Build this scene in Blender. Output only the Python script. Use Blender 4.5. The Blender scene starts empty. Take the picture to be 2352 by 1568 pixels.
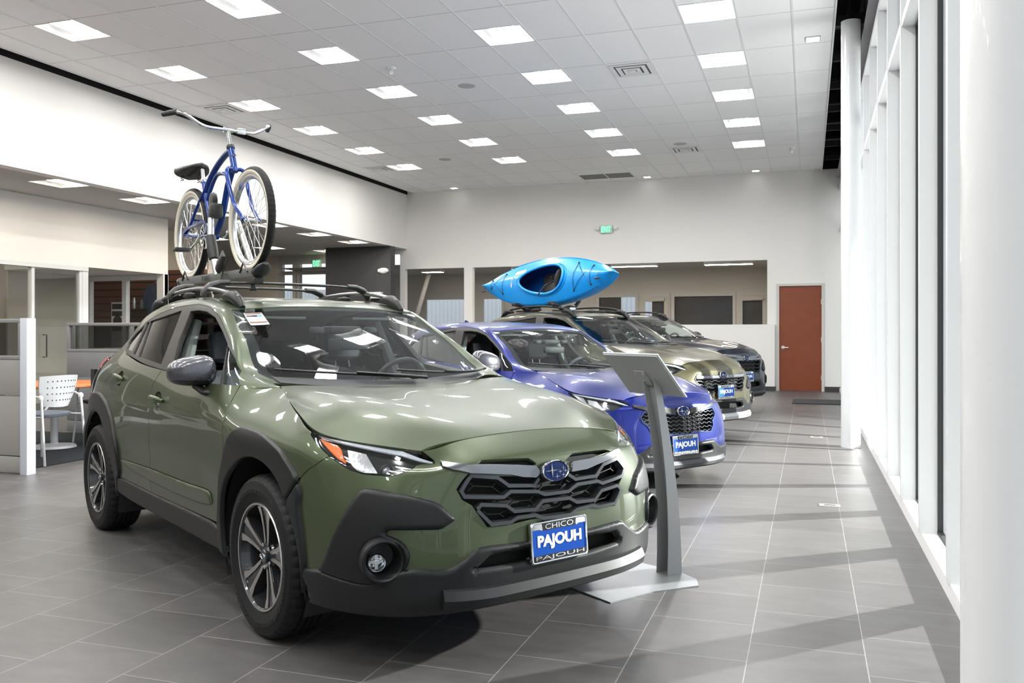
import bpy, bmesh, math, json
import numpy as np
from math import pi, sin, cos, radians
from mathutils import Vector, Matrix
from mathutils.geometry import delaunay_2d_cdt
C = bpy.context.scene.collection
sc = bpy.context.scene
# ---------------------------------------------------------------- camera
CAM_H, YAW = 1.31, 0.32726
cd = bpy.data.cameras.new('camera'); cam = bpy.data.objects.new('camera', cd); C.objects.link(cam)
cam.location = (0, 0, CAM_H); cam.rotation_euler = (pi/2, 0, YAW)
cd.sensor_width = 36; cd.lens = 2003.4/2352*36; cd.shift_y = -(784-764.1)/2352; cd.clip_start = .05; cd.clip_end = 300
sc.camera = cam
# ---------------------------------------------------------------- world, sun and exposure
sc.view_settings.view_transform = 'Standard'; sc.view_settings.look = 'None'
sc.view_settings.exposure = 1.45; sc.view_settings.gamma = 1; sc.view_settings.use_curve_mapping = False
w = bpy.data.worlds.new('sky'); sc.world = w; w.use_nodes = True
bgn = w.node_tree.nodes['Background']; bgn.inputs[0].default_value = (.86, .93, 1, 1); bgn.inputs[1].default_value = .5
ld = bpy.data.lights.new('low_sun_glint', 'SPOT'); ld.energy = 5600; ld.shadow_soft_size = .05; ld.color = (1, .985, .96); ld.spot_size = radians(118); ld.spot_blend = .35
lo = bpy.data.objects.new('low_sun_glint', ld); C.objects.link(lo); lo.location = (6.2, 10.1, 2.9)
lo.rotation_euler = Vector((-1, -.34, -1.9)).to_track_quat('-Z', 'Y').to_euler()
CEIL_EMIT, LOW_EMIT = 33., 17.
import numpy as np
def _sm(k):
    """natural cubic spline: second derivatives = M @ values"""
    n=len(k); h=np.diff(k); A=np.zeros((n,n)); B=np.zeros((n,n))
    A[0,0]=A[-1,-1]=1
    for i in range(1,n-1):
        A[i,i-1]=h[i-1]; A[i,i]=2*(h[i-1]+h[i]); A[i,i+1]=h[i]
        B[i,i-1]=6/h[i-1]; B[i,i]=-6/h[i-1]-6/h[i]; B[i,i+1]=6/h[i]
    return np.linalg.solve(A,B)
class Net:
    """smooth surface through a grid of points; u runs along the first index, v along the second"""
    def __init__(s,P,ku=None,kv=None,flip=1):
        s.flip=flip; s.P=np.array(P,float); n,m=s.P.shape[:2]
        if ku is None:
            d=np.linalg.norm(np.diff(s.P,axis=0),axis=2).mean(1); ku=np.concatenate([[0],np.cumsum(np.maximum(d,.02))])
        if kv is None:
            d=np.linalg.norm(np.diff(s.P,axis=1),axis=2).mean(0); kv=np.concatenate([[0],np.cumsum(np.maximum(d,.02))])
        s.ku=np.array(ku,float); s.kv=np.array(kv,float); s.Mu=_sm(s.ku); s.Mv=_sm(s.kv)
    def _w(s,k,M,x):
        x=np.clip(x,k[0],k[-1]); i=np.clip(np.searchsorted(k,x,side='right')-1,0,len(k)-2)
        h=k[i+1]-k[i]; a=(k[i+1]-x)/h; b=(x-k[i])/h; W=np.zeros((len(x),len(k))); r=np.arange(len(x))
        W[r,i]+=a; W[r,i+1]+=b
        return W+((a**3-a)*h*h/6)[:,None]*M[i]+((b**3-b)*h*h/6)[:,None]*M[i+1]
    def ev(s,uv):
        uv=np.atleast_2d(np.asarray(uv,float))
        return np.einsum('ni,nj,ijk->nk',s._w(s.ku,s.Mu,uv[:,0]),s._w(s.kv,s.Mv,uv[:,1]),s.P,optimize=True)
    def jac(s,uv,e=1e-4):
        uv=np.atleast_2d(np.asarray(uv,float))
        return ((s.ev(uv+[e,0])-s.ev(uv-[e,0]))/(2*e),(s.ev(uv+[0,e])-s.ev(uv-[0,e]))/(2*e))
    def nrm(s,uv):
        uv=np.atleast_2d(np.asarray(uv,float)).copy()
        uv[:,0]=np.clip(uv[:,0],s.ku[0]+2e-4,s.ku[-1]-2e-4); uv[:,1]=np.clip(uv[:,1],s.kv[0]+2e-4,s.kv[-1]-2e-4)
        a,b=s.jac(uv); n=np.cross(a,b)*s.flip; return n/np.maximum(np.linalg.norm(n,axis=1),1e-9)[:,None]
    def grid(s,nu=160,nv=60,u0=None,u1=None):
        if not hasattr(s,'_g'):
            U,V=np.meshgrid(np.linspace(s.ku[0],s.ku[-1],nu),np.linspace(s.kv[0],s.kv[-1],nv),indexing='ij')
            g=np.stack([U.ravel(),V.ravel()],1); s._g=(g,s.ev(g),s.nrm(g))
        return s._g
    def inv(s,T,ax,side=None,it=12):
        """uv whose point matches T on the two axes ax; side=(axis,sign) restricts the start"""
        g,P,N=s.grid(); T=np.atleast_2d(np.asarray(T,float)); out=[]
        d=((P[None][:,:,list(ax)]-T[:,None])**2).sum(2)
        if side is not None: d=d+1e3*(P[None,:,side[0]]*side[1]<-1e-3)
        uv=g[d.argmin(1)].copy()
        for _ in range(it):
            p=s.ev(uv); a,b=s.jac(uv); r=T-p[:,list(ax)]
            J=np.stack([a[:,list(ax)],b[:,list(ax)]],2)
            det=J[:,0,0]*J[:,1,1]-J[:,0,1]*J[:,1,0]; det=np.where(abs(det)<1e-6,1e-6,det)
            du=(r[:,0]*J[:,1,1]-r[:,1]*J[:,0,1])/det; dv=(J[:,0,0]*r[:,1]-J[:,1,0]*r[:,0])/det
            st=np.clip(np.stack([du,dv],1),-.05,.05); uv=uv+st
            uv[:,0]=np.clip(uv[:,0],s.ku[0],s.ku[-1]); uv[:,1]=np.clip(uv[:,1],s.kv[0],s.kv[-1])
        return uv
def mirror_u(P): # P: columns from centre outwards (y>=0 first column y=0)
    P=np.array(P,float); L=P[1:][::-1].copy(); L[...,1]*=-1
    return np.concatenate([L,P],0)
def mirror_v(P):
    P=np.array(P,float); L=P[:,1:][:,::-1].copy(); L[...,1]*=-1
    return np.concatenate([L,P],1)
# ---------------- body nets of the car, y>0 half (driver side), x forward from the front axle
# rows bottom -> top ; every column (x,y,z) x 9
_Z=[.20,.28,.36,.45,.55,.65,.74,.82]
def _col(xs,ys,top,z7=.82):
    if not hasattr(xs,'__len__'): xs=[xs]*8
    if not hasattr(ys,'__len__'): ys=[ys]*8
    z=_Z[:7]+[z7]
    return [(x,y,zz) for x,y,zz in zip(xs,ys,z)]+[top]
def body_cols():
    C=[]
    C.append(_col([.87,.915,.922,.926,.920,.912,.900,.862],0.,(.75,0,.894)))
    C.append(_col([.865,.911,.918,.922,.916,.907,.894,.857],.22,(.751,.22,.888)))
    C.append(_col([.845,.892,.902,.908,.902,.890,.872,.832],[.42]*8,(.749,.41,.870),.808))
    C.append(_col([.80,.855,.867,.872,.866,.848,.815,.785],[.555]*7+[.54],(.742,.54,.850),.79))
    C.append(_col([.72,.785,.798,.803,.797,.778,.742,.705],[.675,.68,.68,.68,.68,.68,.675,.66],(.63,.665,.866),.80))
    C.append(_col([.59,.655,.668,.672,.665,.645,.61,.57],[.765,.78,.785,.79,.793,.793,.788,.775],(.50,.755,.887),.825))
    C.append(_col([.44,.47,.475,.475,.47,.455,.43,.40],[.83,.852,.862,.868,.872,.872,.866,.852],(.361,.822,.911),.842))
    C.append(_col([.24]*8,[.85,.87,.88,.886,.891,.892,.888,.872],(.19,.790,.953),.862))
    C.append(_col([0.]*8,[.85,.87,.88,.889,.895,.897,.893,.878],(-.03,.735,1.008),.885))
    C.append(_col([-.25]*8,[.85,.868,.877,.886,.893,.896,.893,.880],(-.25,.680,1.056),.905))
    C.append(_col([-.5]*8,[.85,.864,.870,.878,.889,.896,.896,.886],(-.48,.795,1.060),.925))
    C.append(_col([-.9]*8,[.85,.860,.864,.872,.888,.898,.900,.892],(-.9,.842,1.070),.945))
    C.append(_col([-1.4]*8,[.85,.860,.864,.872,.888,.900,.903,.893],(-1.4,.848,1.100),.965))
    C.append(_col([-1.9]*8,[.85,.860,.866,.876,.891,.902,.904,.893],(-1.9,.842,1.133),.99))
    C.append(_col([-2.3]*8,[.85,.864,.874,.886,.898,.904,.902,.880],(-2.3,.800,1.172),1.01))
    C.append(_col([-2.67]*8,[.845,.858,.870,.882,.892,.896,.890,.852],(-2.67,.745,1.180),1.02))
    C.append(_col([-2.97]*8,[.82,.835,.848,.860,.869,.870,.859,.812],(-2.93,.70,1.17),1.02))
    C.append(_col([-3.24,-3.26,-3.28,-3.28,-3.28,-3.26,-3.23,-3.17],[.77,.785,.795,.805,.81,.805,.785,.735],(-3.12,.645,1.16),1.02))
    C.append(_col([-3.44,-3.47,-3.49,-3.50,-3.50,-3.47,-3.42,-3.34],[.60,.62,.63,.635,.635,.63,.61,.57],(-3.27,.50,1.15),1.02))
    C.append(_col([-3.50,-3.54,-3.56,-3.57,-3.57,-3.54,-3.48,-3.40],[.3]*8,(-3.33,.26,1.14),1.02))
    C.append(_col([-3.51,-3.55,-3.57,-3.58,-3.58,-3.55,-3.49,-3.41],[0.]*8,(-3.34,0,1.14),1.02))
    return C
def hood_net(B=None):
    # u: rear -> front stations, v: centre -> edge.  edge follows the body's top row
    B=B or body_cols()
    st=[]
    #            centre             .25               crease             edge
    st.append([(-.20,0,1.050),(-.21,.22,1.050),(-.24,.44,1.052),(-.265,.58,1.058),(-.27,.668,1.059)])
    st.append([(-.05,0,1.040),(-.05,.22,1.040),(-.06,.44,1.045),(-.07,.59,1.045),(-.08,.725,1.018)])
    st.append([( .15,0,1.016),( .15,.22,1.016),( .14,.44,1.026),( .13,.605,1.020),( .10,.767,.977)])
    st.append([( .35,0,.985),( .35,.22,.985),( .33,.44,.998),( .31,.62,.985),( .26,.800,.940)])
    st.append([( .53,0,.950),( .53,.22,.950),( .50,.43,.962),( .45,.60,.947),( .40,.800,.906)])
    st.append([( .66,0,.920),( .655,.21,.920),( .63,.40,.926),( .59,.54,.915),( .55,.722,.880)])
    st.append([( .75,0,.894),( .75,.20,.8885),( .747,.37,.874),( .744,.47,.861),( .742,.54,.850)])
    st = np.array(st, float); t = np.array([-.20,-.05,.15,.35,.53,.66,.75])
    for j in range(4):
        for c in range(3):
            st[:, j, c] = np.polyval(np.polyfit(t, st[:, j, c], 3), t)*.85+st[:, j, c]*.15
    st[:, 0, 1] = 0
    return st
def green_net():
    # u: front -> rear stations, v: centre -> edge(A pillar / roof rail) -> belt
    st=[]
    st.append([(-.16,0,1.040),(-.20,.28,1.042),(-.32,.52,1.055),(-.40,.645,1.068),(-.365,.668,1.070),(-.33,.677,1.068),(-.29,.681,1.063),(-.25,.680,1.056)])
    st.append([(-.38,0,1.135),(-.41,.30,1.133),(-.50,.54,1.132),(-.568,.665,1.132),(-.555,.715,1.128),(-.535,.752,1.112),(-.51,.780,1.085),(-.48,.797,1.048)])
    st.append([(-.62,0,1.250),(-.64,.29,1.252),(-.71,.51,1.256),(-.77,.632,1.265),(-.775,.685,1.262),(-.78,.745,1.205),(-.79,.79,1.140),(-.80,.836,1.064)])
    st.append([(-.86,0,1.358),(-.88,.28,1.360),(-.94,.48,1.364),(-.97,.603,1.372),(-.985,.655,1.366),(-1.0,.715,1.29),(-1.02,.775,1.19),(-1.04,.845,1.078)])
    st.append([(-1.12,0,1.462),(-1.12,.27,1.458),(-1.11,.46,1.448),(-1.11,.57,1.443),(-1.13,.635,1.434),(-1.17,.70,1.35),(-1.20,.77,1.22),(-1.22,.848,1.089)])
    st.append([(-1.40,0,1.512),(-1.40,.27,1.509),(-1.40,.46,1.503),(-1.40,.56,1.499),(-1.40,.632,1.470),(-1.43,.70,1.37),(-1.45,.772,1.24),(-1.45,.848,1.103)])
    st.append([(-1.80,0,1.538),(-1.80,.27,1.535),(-1.80,.46,1.528),(-1.80,.56,1.521),(-1.80,.622,1.490),(-1.80,.69,1.385),(-1.80,.765,1.255),(-1.80,.844,1.127)])
    st.append([(-2.20,0,1.530),(-2.20,.27,1.526),(-2.20,.46,1.516),(-2.20,.552,1.505),(-2.20,.608,1.473),(-2.20,.67,1.38),(-2.20,.74,1.265),(-2.20,.810,1.165)])
    st.append([(-2.58,0,1.492),(-2.58,.27,1.487),(-2.58,.44,1.474),(-2.58,.53,1.462),(-2.58,.583,1.432),(-2.58,.635,1.355),(-2.58,.695,1.265),(-2.60,.756,1.179)])
    st.append([(-2.87,0,1.440),(-2.87,.27,1.434),(-2.86,.43,1.417),(-2.85,.515,1.396),(-2.84,.56,1.372),(-2.84,.605,1.31),(-2.84,.655,1.24),(-2.85,.714,1.175)])
    st.append([(-3.03,0,1.360),(-3.03,.27,1.355),(-3.02,.42,1.337),(-2.99,.51,1.315),(-2.97,.555,1.295),(-2.96,.595,1.25),(-2.96,.635,1.21),(-2.97,.690,1.169)])
    st.append([(-3.20,0,1.240),(-3.20,.27,1.235),(-3.17,.42,1.222),(-3.12,.51,1.215),(-3.09,.555,1.21),(-3.07,.595,1.195),(-3.06,.63,1.18),(-3.06,.665,1.164)])
    st.append([(-3.34,0,1.140),(-3.33,.26,1.140),(-3.27,.45,1.149),(-3.20,.54,1.155),(-3.17,.575,1.157),(-3.15,.60,1.158),(-3.13,.62,1.159),(-3.12,.645,1.160)])
    return st
def make_nets(warp=None):
    B=body_cols(); H=hood_net(B); Gn=green_net()
    f=lambda a: np.array(a,float)
    B,H,Gn=f(B),f(H),f(Gn)
    n0={}
    S0=Net(mirror_u(B)); H0=Net(mirror_v(H)); G0=Net(mirror_v(Gn))
    k={'S':(S0.ku,S0.kv),'H':(H0.ku,H0.kv),'G':(G0.ku,G0.kv)}
    # centre the mirrored parameter on zero
    out={}
    for nm,(ku,kv) in k.items():
        if nm=='S': ku=ku-ku[len(ku)//2]
        else: kv=kv-kv[len(kv)//2]
        k[nm]=(ku,kv)
    if warp: B,H,Gn=warp(B),warp(H),warp(Gn)
    return {'S':Net(mirror_u(B),*k['S']),'H':Net(mirror_v(H),*k['H']),'G':Net(mirror_v(Gn),*k['G'],flip=-1)}

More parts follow.
